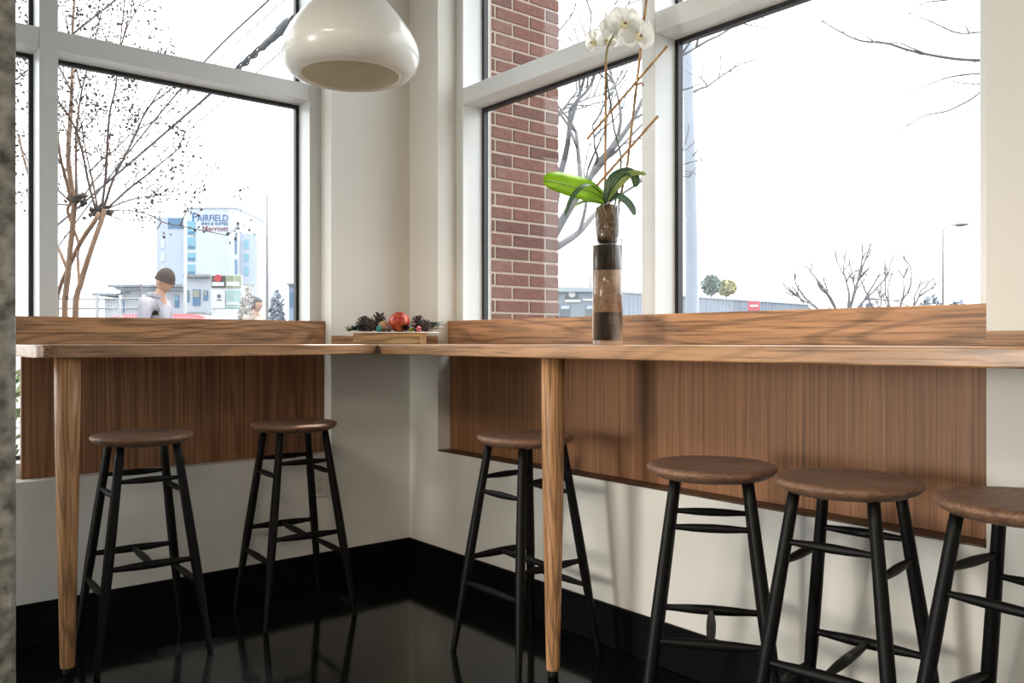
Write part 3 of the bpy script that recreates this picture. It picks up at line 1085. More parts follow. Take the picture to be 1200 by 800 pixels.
def person(name, lab, loc, rotz, top, legc, skinc, headwear, hc, lean=0.0, scale=1.0, held=None):
    t = thing(name, lab, 'person', loc, rotz)
    t.scale = (scale, scale, scale)

    def skin_mesh(nm, nodes, edges, mat, root=0, lev=2):
        me = bpy.data.meshes.new(nm)
        me.from_pydata([n[0] for n in nodes], edges, [])
        o = bpy.data.objects.new(nm, me)
        COL.objects.link(o)
        o.modifiers.new('Skin', 'SKIN')
        sv = me.skin_vertices[0].data
        for i, n in enumerate(nodes):
            r = n[1]
            sv[i].radius = r if isinstance(r, tuple) else (r, r)
            sv[i].use_root = (i == root)
        ss = o.modifiers.new('Sub', 'SUBSURF')
        ss.levels = ss.render_levels = lev
        bpy.context.view_layer.update()
        ev = o.evaluated_get(bpy.context.evaluated_depsgraph_get())
        me2 = bpy.data.meshes.new_from_object(ev)
        bpy.data.objects.remove(o)
        for p in me2.polygons:
            p.use_smooth = True
        me2.materials.clear()
        me2.materials.append(mat)
        return me2

    l = lean
    nodes = [((0, 0, .95), (.12, .15)), ((-.01, 0, 1.12), (.10, .13)), ((l * .4 - .02, 0, 1.30), (.11, .15)), ((l * .7, 0, 1.45), (.065, .08)),
             ((l + .01, 0, 1.53), (.05, .05)), ((l + .03, 0, 1.60), (.055, .055))]
    edges = [(0, 1), (1, 2), (2, 3), (3, 4), (4, 5)]
    armn = []
    for s in (1, -1):
        b0 = len(nodes)
        nodes += [((l * .6 - .02, s * .17, 1.41), (.055, .055)), ((l * .5 - .03, s * .235, 1.15), (.043, .043)), ((l * .5 + .20, s * .16, 1.05), (.03, .03)), ((l * .5 + .27, s * .13, 1.05), (.032, .02))]
        edges += [(3, b0), (b0, b0 + 1), (b0 + 1, b0 + 2), (b0 + 2, b0 + 3)]
        for k, (dy, dx, dz) in enumerate(((.026, .075, -.01), (.009, .085, -.012), (-.009, .08, -.014), (-.026, .066, -.014), (-s * .04, .035, .012))):
            fb = len(nodes)
            base = Vector(nodes[b0 + 3][0])
            nodes += [((base.x + dx * .55, base.y + dy, base.z + dz * .4), (.0095, .0095)), ((base.x + dx, base.y + dy * .95, base.z + dz * 1.6), (.008, .008))]
            edges += [(b0 + 3, fb), (fb, fb + 1)]
    for s in (1, -1):
        b0 = len(nodes)
        nodes += [((0, s * .09, .88), (.085, .085)), ((.02, s * .1, .5), (.055, .055)), ((-.015, s * .1, .1), (.038, .038)), ((.10, s * .11, .045), (.035, .03))]
        edges += [(0, b0), (b0, b0 + 1), (b0 + 1, b0 + 2), (b0 + 2, b0 + 3)]
    me = skin_mesh('body', nodes, edges, skinc)
    # head, joined to the neck
    bm_ = bmesh.new()
    bm_.from_mesh(me)
    hv = bmesh.ops.create_uvsphere(bm_, u_segments=28, v_segments=22, radius=1.0)['verts']
    hc0 = Vector((l + .055, 0, 1.655))
    tilt = Matrix.Rotation(0.32 if l > 0.03 else 0.05, 4, 'Y')
    for v in hv:
        d = v.co.normalized()
        p = Vector((d.x * .098, d.y * .076, d.z * .122))
        if d.z < 0:
            p.y *= 1 + .22 * d.z
            p.x *= 1 + (.10 * d.z if d.x > 0 else .28 * d.z)
        fr = max(0, d.x)

        def g(y, zz, s_):
            return math.exp(-((d.y - y) ** 2 + (d.z - zz) ** 2) / s_ ** 2) * (1 if d.x > 0 else 0)
        p.x += .026 * g(0, -.12, .13) + .014 * g(0, .02, .08) + .008 * g(0, -.45, .16) + .012 * g(0, -.78, .2) - .010 * (g(.33, .08, .15) + g(-.33, .08, .15)) - .006 * g(0, -.33, .08)
        v.co = tilt @ p + hc0
    for s in (1, -1):
        ev_ = bmesh.ops.create_icosphere(bm_, subdivisions=2, radius=1.0)['verts']
        for v in ev_:
            v.co = hc0 + tilt @ Vector((v.co.x * .022 - .008, v.co.y * .01 + s * .077, v.co.z * .034 - .005))
    for f_ in bm_.faces:
        f_.smooth = True
    o = link('body', bm_, skinc, t, True)
    for s in (1, -1):
        bm_ = bmesh.new()
        add_ball(bm_, hc0 + tilt @ Vector((.083, s * .029, .010)), .010, .010, .008, 1)
        link('eye', bm_, M_dark, o, True)

    # clothes
    nodes = [((-.005, 0, .93), (.135, .175)), ((-.01, 0, 1.12), (.125, .165)), ((l * .4 - .02, 0, 1.30), (.135, .175)), ((l * .7, 0, 1.45), (.085, .11))]
    edges = [(0, 1), (1, 2), (2, 3)]
    for s in (1, -1):
        b0 = len(nodes)
        nodes += [((l * .6 - .02, s * .18, 1.40), (.08, .08)), ((l * .5 - .03, s * .24, 1.15), (.066, .066)), ((l * .5 + .19, s * .165, 1.05), (.046, .046))]
        edges += [(3, b0), (b0, b0 + 1), (b0 + 1, b0 + 2)]
    me = skin_mesh('hoodie', nodes, edges, top)
    ho = bpy.data.objects.new('hoodie', me)
    COL.objects.link(ho)
    ho.parent = t
    bm_ = bmesh.new()
    add_tube(bm_, [Vector((l * .7 + .06 * math.cos(a_) - .01, .085 * math.sin(a_), 1.50 - .02 * math.cos(a_))) for a_ in [2 * math.pi * k / 14 for k in range(15)]], .03, 8)
    link('hood', bm_, top, ho, True)
    nodes = [((0, 0, .95), (.128, .165))]
    edges = []
    for s in (1, -1):
        b0 = len(nodes)
        nodes += [((0, s * .09, .86), (.10, .10)), ((.02, s * .1, .5), (.075, .075)), ((-.015, s * .1, .10), (.06, .06))]
        edges += [(0, b0), (b0, b0 + 1), (b0 + 1, b0 + 2)]
    me = skin_mesh('trousers', nodes, edges, legc)
    tr_ = bpy.data.objects.new('trousers', me)
    COL.objects.link(tr_)
    tr_.parent = t
    for s in (1, -1):
        bm_ = bmesh.new()
        add_ball(bm_, Vector((.045, s * .105, .048)), .14, .05, .048, 2)
        for v in bm_.verts:
            v.co.z = max(v.co.z, 0.001)
        link('shoe', bm_, M_dark, t, True)
    # cap or hair
    bm_ = bmesh.new()
    hv = bmesh.ops.create_uvsphere(bm_, u_segments=28, v_segments=22, radius=1.0)['verts']
    cut = [v for v in hv if (v.co.z < (0.0 if headwear == 'cap' else .30 + (-.9 if v.co.x < .25 else 0)))]
    bmesh.ops.delete(bm_, geom=cut, context='VERTS')
    for v in bm_.verts:
        d = v.co.copy()
        k = 1.12 if headwear == 'cap' else 1.10
        v.co = hc0 + tilt @ Vector((d.x * .098 * k, d.y * .078 * k, d.z * .122 * (1.2 if headwear == 'cap' else 1.08) + .004))
    bmesh.ops.solidify(bm_, geom=bm_.faces[:], thickness=0.006)
    h_ = link('knit_cap' if headwear == 'cap' else 'hair', bm_, hc, t, True)
    if headwear == 'cap':
        bm_ = bmesh.new()
        add_tube(bm_, [hc0 + tilt @ Vector((.106 * math.cos(a_), .084 * math.sin(a_), .010)) for a_ in [2 * math.pi * k / 24 for k in range(25)]], .010, 8)
        link('brim_fold', bm_, hc, h_, True)
    return t


M_skin = ext('skin', (0.62, 0.33, 0.22), 0.5, 0.05, 10)
M_hood = ext('grey_hoodie', (0.42, 0.40, 0.46), 0.9, 0.15, 14)
M_jeans = ext('dark_trousers', (0.10, 0.11, 0.15), 0.9, 0.1, 20)
M_beanie = ext('charcoal_knit', (0.085, 0.06, 0.05), 0.95, 0.3, 60)
M_tan = ext('tan_jacket', (0.50, 0.42, 0.34), 0.9, 0.15, 14)
M_hair = ext('dark_hair', (0.05, 0.05, 0.06), 0.7, 0.3, 60)
ROT = math.atan2(RGT.y, RGT.x)


def ground_at(px, Z):
    p = P(px, 400, Z)
    return Vector((p.x, p.y, -0.02))


person('person', 'person in a grey hooded top and dark knit cap looking down, outside the window', ground_at(181, 8.9), ROT - 0.15, M_hood, M_jeans, M_skin, 'cap', M_beanie, 0.06)
person('person', 'dark-haired person in a tan jacket further away, near the utility pole', ground_at(299, 14.6), ROT - 0.5, M_tan, M_jeans, M_skin, 'hair', M_hair, 0.0)

# ---- trees
M_bark_tan = ext('crape_bark', (0.31, 0.175, 0.105), 0.8, 0.35, 12)
M_twig = ext('dark_twig', (0.16, 0.105, 0.085), 0.85, 0.3, 12)
M_seed = ext('seed_pods', (0.085, 0.065, 0.055), 0.9, 0.5, 30)
M_bark_grey = ext('grey_bark', (0.22, 0.21, 0.22), 0.9, 0.3, 8)
M_bark_far = ext('far_bark', (0.26, 0.25, 0.26), 0.9, 0.3, 4)

M_poleb = ext('galvanised_pole', (0.52, 0.58, 0.68), 0.5, 0.06, 3)
TZ = 6.0
rg = random.Random(21)
base = ground_at(80, TZ)
tree = thing('crape_myrtle', 'multi-stemmed bare street tree with tan bark and dark seed clusters close outside', 'tree', base)


def T(px, py, dz=0.0):
    return P(px, py, TZ + dz) - base


def ground_local(px, dz=0.0):
    q = ground_at(px, TZ + dz)
    return q - base


trunks = [
    ([ground_local(77), T(76, 372), T(77, 345), T(80, 320), T(82, 294), T(85, 266), T(87, 238)], [.036, .030, .029, .028, .026, .025, .027]),
    ([ground_local(68, .25), T(67, 372, .25), T(70, 338, .2), T(82, 310, .05), T(95, 283, -.1), T(111, 259, -.15), T(116, 250, -.12)], [.024, .02, .019, .022, .022, .022, .022]),
    ([ground_local(84, -.2), T(88, 372, -.2), T(95, 331, -.2), T(104, 301, -.2), T(110, 283, -.17), T(120, 255, -.12), T(122, 246, -.1)], [.034, .027, .027, .024, .023, .024, .024]),
    ([T(93, 334, -.2), T(91, 300, -.1), T(92, 285, 0), T(84, 262, 0), T(79, 246, 0), T(84, 236)], [.014, .014, .014, .014, .015, .015]),
    ([T(80, 318), T(69, 292, .1), T(58, 268, .2), T(44, 240, .3), T(37, 215, .35), T(29, 190, .4), T(22, 160, .5)], [.018, .016, .014, .014, .013, .012, .011]),
]
for pts, rr in trunks:
    tube('trunk', pts, [r_ * .72 for r_ in rr], M_bark_tan, tree, 10, 4)
branches = [
    ([T(87, 238), T(82, 205), T(80, 178), T(83, 130, .1), T(85, 80, .2), T(85, 40, .25), T(89, -30, .3)], .020, M_bark_tan),
    ([T(84, 236), T(76, 205, -.1), T(70, 180, -.2), T(66, 140, -.3), T(62, 90, -.4)], .013, M_bark_tan),
    ([T(90, 236), T(89, 190, .15), T(90, 150, .3), T(96, 105, .4), T(108, 60, .5), T(120, 10, .6)], .011, M_twig),
    ([T(113, 248), T(104, 215), T(97, 180, -.1), T(88, 150, -.2), T(76, 130, -.3), T(60, 110, -.4)], .010, M_twig),
    ([T(115, 247), T(108, 210, .1), T(103, 188, .2), T(96, 152, .3), T(88, 110, .4)], .008, M_twig),
    ([T(119, 246), T(124, 205), T(126, 165, -.1), T(129, 130, -.15), T(135, 105, -.2), T(140, 60, -.25), T(146, 0, -.3)], .010, M_twig),
    ([T(121, 246), T(132, 212), T(148, 180, .1), T(160, 155, .15), T(172, 128, .2), T(190, 112, .3), T(206, 100, .35)], .010, M_twig),
    ([T(106, 200), T(118, 188, .1), T(134, 176, .15), T(150, 160, .2), T(164, 150, .2)], .007, M_twig),
    ([T(126, 244), T(150, 222, -.1), T(172, 205, -.15), T(190, 190, -.2), T(213, 171, -.25)], .009, M_twig),
    ([T(127, 244), T(150, 235, .1), T(175, 230, .15), T(203, 228, .2)], .007, M_twig),
    ([T(124, 248), T(145, 246, -.1), T(170, 250, -.15), T(196, 262, -.2), T(214, 264, -.25)], .006, M_twig),
    ([T(122, 250), T(138, 256, .1), T(152, 258, .2), T(166, 251, .25)], .005, M_twig),
    ([T(88, 240), T(96, 232, .1), T(108, 215, .2), T(122, 195, .3), T(131, 150, .4)], .008, M_twig),
    ([T(82, 236), T(60, 215, .1), T(40, 200, .2), T(26, 175, .3), T(14, 150, .4)], .008, M_twig),
    ([T(82, 240), T(56, 238, .1), T(34, 228, .2), T(16, 224, .3)], .007, M_twig),
    ([T(85, 110, .1), T(70, 80, .2), T(50, 50, .3), T(26, 20, .4), T(16, -10, .4)], .008, M_twig),
    ([T(84, 140), T(62, 110, -.1), T(40, 85, -.2), T(24, 66, -.2)], .007, M_twig),
    ([T(140, 60, -.2), T(150, 30, -.2), T(166, 0, -.2), T(172, -30, -.2)], .005, M_twig),
    ([T(96, 105, .4), T(84, 60, .5), T(78, 20, .6), T(80, -30, .6)], .006, M_twig),
]
twb = bmesh.new()


SV, SF = [], []


def flake(q, s_, squash=1.0):
    m_ = Quaternion((rg.gauss(0, 1), rg.gauss(0, 1), rg.gauss(0, 1), rg.gauss(0, 1))).normalized().to_matrix()
    k = len(SV)
    for a_ in ((1.5, 0, 0), (-1.5, 0, 0), (0, 1, 0), (0, -1, 0), (0, 0, .6), (0, 0, -.6)):
        SV.append(q + m_ @ (Vector(a_) * s_))
    for f_ in ((0, 2, 4), (2, 1, 4), (1, 3, 4), (3, 0, 4), (2, 0, 5), (1, 2, 5), (3, 1, 5), (0, 3, 5)):
        SF.append(tuple(k + i_ for i_ in f_))


def seeds(p, n, spread):
    for _ in range(n):
        flake(p + Vector((rg.gauss(0, spread), rg.gauss(0, spread), rg.gauss(0, spread))), rg.uniform(.006, .0125))


for pts, r, mt in branches:
    n = len(pts)
    tube('branch', pts, [r * (1 - .6 * i / (n - 1)) for i in range(n)], mt, tree, 7, 4)
    sp, _ = smooth_path(pts, [0] * n, 4)
    m = len(sp)
    for i in range(3, m):
        if rg.random() < .2:
            continue
        d = (sp[min(i + 1, m - 1)] - sp[i - 1]).normalized()
        side = Vector((rg.gauss(0, 1), rg.gauss(0, 1), rg.gauss(.25, .7))).normalized()
        L = rg.uniform(.14, .5) * (0.5 + .8 * i / m)
        p1 = sp[i] + (d * .7 + side * .8) * L * .5
        p2 = p1 + (d * .5 + side * .4 + UP * .4 + Vector((rg.gauss(0, .3), rg.gauss(0, .3), 0))) * L * .5
        add_tube(twb, [sp[i], p1, p2], [.0042, .003, .002], 4)
        if i > m * .3 and rg.random() < .7:
            seeds(p2, rg.randint(7, 16), .04)
        if i > m * .5 and rg.random() < .4:
            seeds(p1, rg.randint(2, 5), .03)
for c in ((87, 234), (96, 233), (108, 250), (116, 247), (121, 243)):      # burls at the crown
    for _ in range(8):
        q = T(c[0] + rg.gauss(0, 5), c[1] + rg.gauss(0, 3.5), rg.gauss(0, .05))
        flake(q, rg.uniform(.014, .030))
for _ in range(60):
    px, py = rg.uniform(150, 240), rg.uniform(140, 280)
    if rg.random() < .35:
        seeds(T(px, py, rg.uniform(-.3, .3)), 3, .02)
for _ in range(110):
    seeds(T(rg.uniform(16, 165), rg.uniform(-10, 130), rg.uniform(-.4, .6)), rg.randint(2, 6), .05)
tag(link('twigs', twb, M_twig, tree), kind='stuff')
sm_ = bpy.data.meshes.new('seed_clusters')
sm_.from_pydata(SV, [], SF)
sm_.materials.append(M_seed)
so_ = bpy.data.objects.new('seed_clusters', sm_)
COL.objects.link(so_)
so_.parent = tree
so_['kind'] = 'stuff'


def bare_tree(name, lab, base, start, dirs, r0, L0, levels, seed, mat, up=0.25, kids=(2, 3), shrink=.72, spread=.55, minr=.004, group=None):
    t = thing(name, lab, 'tree', base, 0, group)
    rg_ = random.Random(seed)
    bt = bmesh.new()
    bb = bmesh.new()
    add_tube(bt, [Vector((0, 0, 0)), start * .5 + Vector((r0 * .3, 0, 0)), start], [r0 * 1.25, r0, r0 * .9], 8, 3)
    link('trunk', bt, mat, t, True)

    def grow(p, d, r, L, lev):
        pts, rr = [p], [r]
        q = p
        for k in range(4):
            d = (d + Vector((rg_.gauss(0, .16), rg_.gauss(0, .16), rg_.gauss(0, .16))) + UP * up * .12).normalized()
            q = q + d * L / 4
            pts.append(q)
            rr.append(max(minr, r * (1 - .12 * (k + 1))))
        add_tube(bb, pts, rr, 6 if r > .03 else 4, 2 if r > .02 else 1)
        if lev <= 0:
            return
        for k in range(rg_.randint(*kids)):
            nd = (d + Vector((rg_.gauss(0, 1), rg_.gauss(0, 1), rg_.gauss(0, 1))).normalized() * spread * rg_.uniform(.6, 1.5)).normalized()
            at = pts[-1] if k == 0 else pts[rg_.randint(2, 4)]
            grow(at, nd, max(minr, r * .6 * rg_.uniform(.85, 1.1)), L * shrink * rg_.uniform(.8, 1.2), lev - 1)

    for d, k in dirs:
        grow(start, d.normalized(), r0 * k, L0, levels)
    link('branches', bb, mat, t, True)
    return t


# tree whose trunk stands behind the brick pier
b0 = ground_at(628, 9.5)
st = P(636, 300, 9.5) - b0
bare_tree('bare_tree', 'leafless tree behind the brick pier with branches spreading over the middle pane', b0, st,
          [(RGT * .55 + UP * .9, .75), (RGT * .25 + UP * 1.0 - FWD * .3, .7), (RGT * .9 + UP * .75 + FWD * .3, .55), (-RGT * .2 + UP, .7)], .085, 1.15, 4, 33, M_bark_grey, .3, (2, 3), .78, .6)
# tree past the right edge of the picture whose branches reach into the right pane, and a pale-stemmed one by the mullion
def traced_tree(name, lab, Z, px0, stem, stemr, mat_t, mat_b, paths, seed, ntw=1):
    b = ground_at(px0, Z)
    t = thing(name, lab, 'tree', b)
    rg_ = random.Random(seed)
    q = [ground_at(px0, Z) - b] + [P(px, py, Z) - b for px, py in stem]
    tube('trunk', q, [stemr * (1.15 - .5 * i / (len(q) - 1)) for i in range(len(q))], mat_t, t, 10, 3)
    tw = bmesh.new()
    for r, pts in paths:
        dz = rg_.uniform(-.5, .5)
        w_ = [P(px, py, Z + dz * i / len(pts)) - b for i, (px, py) in enumerate(pts)]
        n_ = len(w_)
        tube('branch', w_, [r * (1 - .75 * i / (n_ - 1)) for i in range(n_)], mat_b, t, 6, 4)
        sp_, _ = smooth_path(w_, [0] * n_, 4)
        for i in range(4, len(sp_), 3):
            d_ = (sp_[i] - sp_[i - 1]).normalized()
            for _ in range(ntw):
                v_ = Vector((rg_.gauss(0, 1), rg_.gauss(0, 1), rg_.gauss(0, 1))).normalized()
                add_tube(tw, [sp_[i], sp_[i] + (d_ + v_ * .6) * .12, sp_[i] + (d_ * 1.5 + v_) * .2], [r * .25, r * .18, r * .1], 4)
    tag(link('twigs', tw, mat_b, t), kind='stuff')


traced_tree('bare_tree', 'leafless tree mostly out of the picture, its thin branches reaching into the right pane', 7.0, 1300,
            [(1300, 330), (1296, 240), (1290, 150), (1285, 60), (1290, -40)], .07, M_bark_grey, M_bark_grey, [
                (.018, [(1290, 120), (1230, 88), (1180, 73), (1120, 69), (1070, 60), (1040, 51), (1010, 48), (990, 40), (962, 24)]),
                (.008, [(1085, 63), (1068, 56), (1055, 51), (1036, 50), (1016, 45)]),
                (.012, [(1288, 90), (1230, 58), (1170, 38), (1125, 39), (1095, 27), (1065, 15)]),
                (.007, [(1136, 39), (1132, 30), (1132, 16)]),
                (.012, [(1292, 160), (1230, 105), (1170, 88), (1125, 88), (1090, 98), (1060, 112)]),
                (.011, [(1292, 150), (1220, 118), (1170, 101), (1125, 97), (1112, 93)]),
                (.012, [(1294, 190), (1230, 120), (1170, 100), (1135, 118), (1110, 130), (1085, 135), (1062, 148), (1038, 164)]),
                (.010, [(1295, 200), (1230, 140), (1180, 112), (1140, 127), (1112, 141)]),
                (.012, [(1288, 70), (1220, 20), (1160, -5), (1110, 0), (1080, 5), (1052, 28)]),
            ], 5)
traced_tree('bare_tree', 'slim leafless tree with a pale grey trunk just right of the window mullion', 11.0, 812,
            [(811, 370), (810, 250), (808, 160), (806, 80), (806, 10)], .085, M_poleb, M_bark_grey, [
                (.020, [(809, 110), (820, 104), (829, 101), (843, 91), (868, 75), (905, 66)]),
                (.012, [(829, 101), (822, 92), (808, 86)]),
                (.010, [(842, 92), (845, 75), (843, 48), (846, 30)]),
                (.010, [(822, 92), (826, 72), (832, 54)]),
                (.012, [(810, 185), (816, 178), (824, 173)]),
            ], 6)
for k, (px, Z, sd, lab) in enumerate(((990, 52, 5, 'larger of the two far bushy leafless trees in the right pane'),
                                      (1048, 58, 6, 'smaller far leafless tree right of the bushier one in the right pane'))):
    bb_ = ground_at(px, Z)
    bare_tree('distant_tree', lab, bb_, Vector((0, 0, 1.6)), [(RGT * s_ + UP * 1.0 + FWD * rg.uniform(-.2, .2), .6) for s_ in ((-.6, -.35, -.1, .12, .3, .55) if k == 0 else (-.75, -.05, .08, .5))],
              .2, 3.3 if k == 0 else 3.0, 2, sd, M_bark_far, .3, (2, 3), .5, .35, .045)
bb_ = ground_at(942, 66)
bare_tree('distant_tree', 'thin leafless sapling beyond the end of the corrugated wall', bb_, Vector((0, 0, 1.8)), [(UP + RGT * .1, .7), (UP - RGT * .4, .5)], .11, 2.0, 1, 4, M_bark_far, .3, (2, 2), .6, .4, .03)


def leafy(name, lab, base, c, rx, rz, n, s, mat, trunkh, seed, cat='tree', group=None):
    t = thing(name, lab, cat, base, 0, group)
    rg_ = random.Random(seed)
    bm_ = bmesh.new()
    add_tube(bm_, [Vector((0, 0, 0)), Vector((.05, 0, trunkh * .5)), Vector((0, 0, trunkh))], [s * .5, s * .4, s * .3], 7, 2)
    link('trunk', bm_, M_bark_far, t, True)
    bm_ = bmesh.new()
    for _ in range(n):
        d = Vector((rg_.gauss(0, 1), rg_.gauss(0, 1), rg_.gauss(0, 1))).normalized() * rg_.uniform(.35, 1) ** .5
        q = c + Vector((d.x * rx, d.y * rx, d.z * rz))
        u_ = Vector((rg_.gauss(0, 1), rg_.gauss(0, 1), rg_.gauss(0, 1))).normalized()
        v_ = u_.orthogonal().normalized()
        w_ = u_.cross(v_)
        k = s * rg_.uniform(.6, 1.3)
        a_ = [bm_.verts.new(q + v_ * k), bm_.verts.new(q + w_ * k * .5), bm_.verts.new(q - v_ * k), bm_.verts.new(q - w_ * k * .5 + u_ * k * .2)]
        bm_.faces.new(a_)
    tag(link('foliage', bm_, mat, t), kind='stuff')
    return t


M_fg = ext('far_green', (0.30, 0.38, 0.33), 0.9, 0.3, 2)
M_fy = ext('far_yellow', (0.62, 0.58, 0.30), 0.9, 0.3, 2)
M_fb = ext('far_hedge', (0.34, 0.38, 0.45), 0.9, 0.3, 2)
M_fbr = ext('far_brush', (0.66, 0.60, 0.56), 0.9, 0.3, 2)


def put_leafy(name, lab, px, py, Z, wpx, hpx, n, mat, seed, cat='tree'):
    b = ground_at(px, Z)
    c = P(px, py, Z) - b
    if cat == 'bush':
        hpx = (400 - (py - hpx / 2)) + F_PX / Z
        c = Vector((0, 0, hpx * Z / F_PX / 2))
    leafy(name, lab, b, c, wpx * Z / F_PX / 2, hpx * Z / F_PX / 2, n * 3, 0.0032 * Z, mat, max(.4, c.z), seed, cat)


put_leafy('distant_tree', 'small far green tree above the corrugated wall', 833, 334, 62, 22, 24, 220, M_fg, 1)
put_leafy('distant_tree', 'small far yellow tree above the corrugated wall', 851, 337, 66, 24, 18, 220, M_fy, 2)
put_leafy('distant_bush', 'far bluish bush at the foot of the tall lamp pole', 1090, 354, 70, 34, 22, 220, M_fb, 3, 'bush')
put_leafy('distant_bush', 'far bluish bush right of the tall lamp pole', 1122, 357, 74, 30, 14, 180, M_fb, 4, 'bush')
put_leafy('distant_bush', 'far low bush between the two leafless trees', 1016, 362, 64, 40, 18, 180, M_fb, 5, 'bush')
put_leafy('distant_bush', 'far low bush behind the end of the corrugated wall', 968, 366, 66, 30, 12, 120, M_fb, 9, 'bush')
put_leafy('brush_clump', 'tan winter brush right of the panel sign', 291, 352, 30, 22, 40, 260, M_fbr, 6, 'bush')
put_leafy('brush_clump', 'greyish winter brush right of the tall utility pole', 325, 356, 32, 20, 36, 220, M_fb, 7, 'bush')

# ---- poles and wires
M_pole = ext('weathered_pole', (0.30, 0.27, 0.26), 0.9, 0.2, 5)
M_polew = ext('white_pole', (0.80, 0.82, 0.85), 0.6, 0.04, 5)


def pole(name, lab, px, ytop, Z, wpx, mat, arms=(), taper=.75):
    b = ground_at(px, Z)
    t = thing(name, lab, 'pole', b)
    top = (400 - ytop) / F_PX * Z + 1.0 + .02
    r = wpx * Z / F_PX / 2
    bm_ = bmesh.new()
    add_lathe(bm_, [(0, 0), (r * 1.15, 0), (r, top * .5), (r * taper, top), (0, top)], 12)
    link('shaft', bm_, mat, t, True)
    bm_ = bmesh.new()
    add_lathe(bm_, [(0, 0.001), (r * 1.9, 0.001), (r * 1.9, r * .6), (r * 1.2, r * .9), (0, r * .9)], 12)
    link('foot', bm_, mat, t)
    for (ax, az, rr) in arms:
        q = [Vector((0, 0, top * .985)), RGT * ax * .5 + UP * (top + az * .8), RGT * ax + UP * (top + az)]
        ar = tube('arm', q, rr, mat, t, 6, 4)
        bm_ = bmesh.new()
        add_ball(bm_, RGT * (ax + .25) + UP * (top + az), .38, .22, .10, 2)
        link('lamp_head', bm_, mat, ar, True)
    return t


pole('utility_pole', 'tall dark utility pole near the edge of the left window', 313, 225, 28, 3.0, M_pole)
pole('utility_pole', 'thin dark pole left of the person in the knit cap', 165, 274, 40, 1.8, M_pole)
pole('light_pole', 'slim white pole in front of the hotel', 217, 238, 30, 3.2, M_polew)
pole('light_pole', 'far street lamp pole near the right end of the right pane', 1105, 268, 45, 2.4, M_pole, ((.75, .22, .03),))
pole('utility_pole', 'short dark post standing behind the low storefront', 692, 322, 52, 3, M_pole)
pole('utility_pole', 'short pale post behind the corrugated wall beside the vase', 740, 330, 42, 2, M_poleb)

M_wire = ext('cable', (0.16, 0.17, 0.19), 0.7, 0.1, 5)


def wire(lab, pts, r, Z0, Z1, bundle=False):
    n = len(pts)
    w = [P(px, py, Z0 + (Z1 - Z0) * i / (n - 1)) for i, (px, py) in enumerate(pts)]
    t = thing('overhead_wire', lab, 'wire', w[0])
    tube('cable', [p - w[0] for p in w], r, M_wire, t, 6, 4)
    if bundle:
        q = [p - w[0] for p in w]
        for k, (f, rr) in enumerate(((.30, .05), (.42, .035), (.55, .03))):
            c = q[1].lerp(q[2], f)
            d = (q[2] - q[1]).normalized()
            bm_ = bmesh.new()
            add_tube(bm_, [c - d * .22, c - d * .15, c + d * .15, c + d * .22], [rr * .4, rr * 1.6, rr * 1.6, rr * .4], 10)
            link('splice_box', bm_, M_wire, t, True)
        for k in range(3):
            ph = k * 2.1
            st_ = []
            for j in range(25):
                f = j / 24
                c = q[1].lerp(q[2], f)
                st_.append(c + (UP * math.sin(f * 16 + ph) + RGT * math.cos(f * 16 + ph)) * .045)
            tube('strand', st_, .016, M_wire, t, 6)


wire('overhead wire crossing the left window, uppermost of the thin ones', [(400, -82), (315, 0), (240, 72), (147, 183), (60, 300)], .015, 9, 17)
wire('faint overhead wire just below the uppermost one', [(410, -72), (333, 0), (253, 74), (160, 172), (60, 280)], .008, 10, 18)
wire('thick overhead cable bundle with splice boxes behind the pendant lamp', [(420, -46), (362, 6), (278, 82), (200, 150), (60, 270)], .024, 9, 17, True)
wire('overhead wire below the thick cable bundle', [(410, -10), (328, 62), (262, 118), (170, 196), (60, 290)], .009, 9, 17)
wire('short overhead wire at the top above the street tree', [(190, -50), (135, 0), (105, 24), (50, 68), (10, 100)], .013, 8, 12)

# ---- fence, car, buildings
M_fence = ext('grey_fence', (0.42, 0.43, 0.45), 0.7, 0.1, 5)
fz = 13.0
f0, f1 = ground_at(60, fz), ground_at(168, fz)
fen = thing('picket_fence', 'thin grey metal fence behind the street tree', 'fence', f0)
d = (f1 - f0)
L = d.length
d.normalize()
tz = (400 - 350) / F_PX * fz + 1.02
for zz in (0.25, tz - .15, tz):
    tube('rail', [UP * zz, d * L + UP * zz], 0.014, M_fence, fen, 6)
for k in range(5):
    p = d * L * k / 4
    tube('post', [p, p + UP * (tz + .06)], 0.026, M_fence, fen, 8)
for k in range(1, 30):
    p = d * L * k / 30
    tube('picket', [p + UP * .15, p + UP * (tz - .02)], 0.006, M_fence, fen, 5)

M_red = ext('red_car_paint', (0.55, 0.10, 0.12), 0.3, 0.04, 3, coat=0.5)
M_carglass = ext('car_window', (0.10, 0.12, 0.14), 0.1, 0.05)
M_tyre = ext('tyre_rubber', (0.02, 0.02, 0.02), 0.9, 0.1)


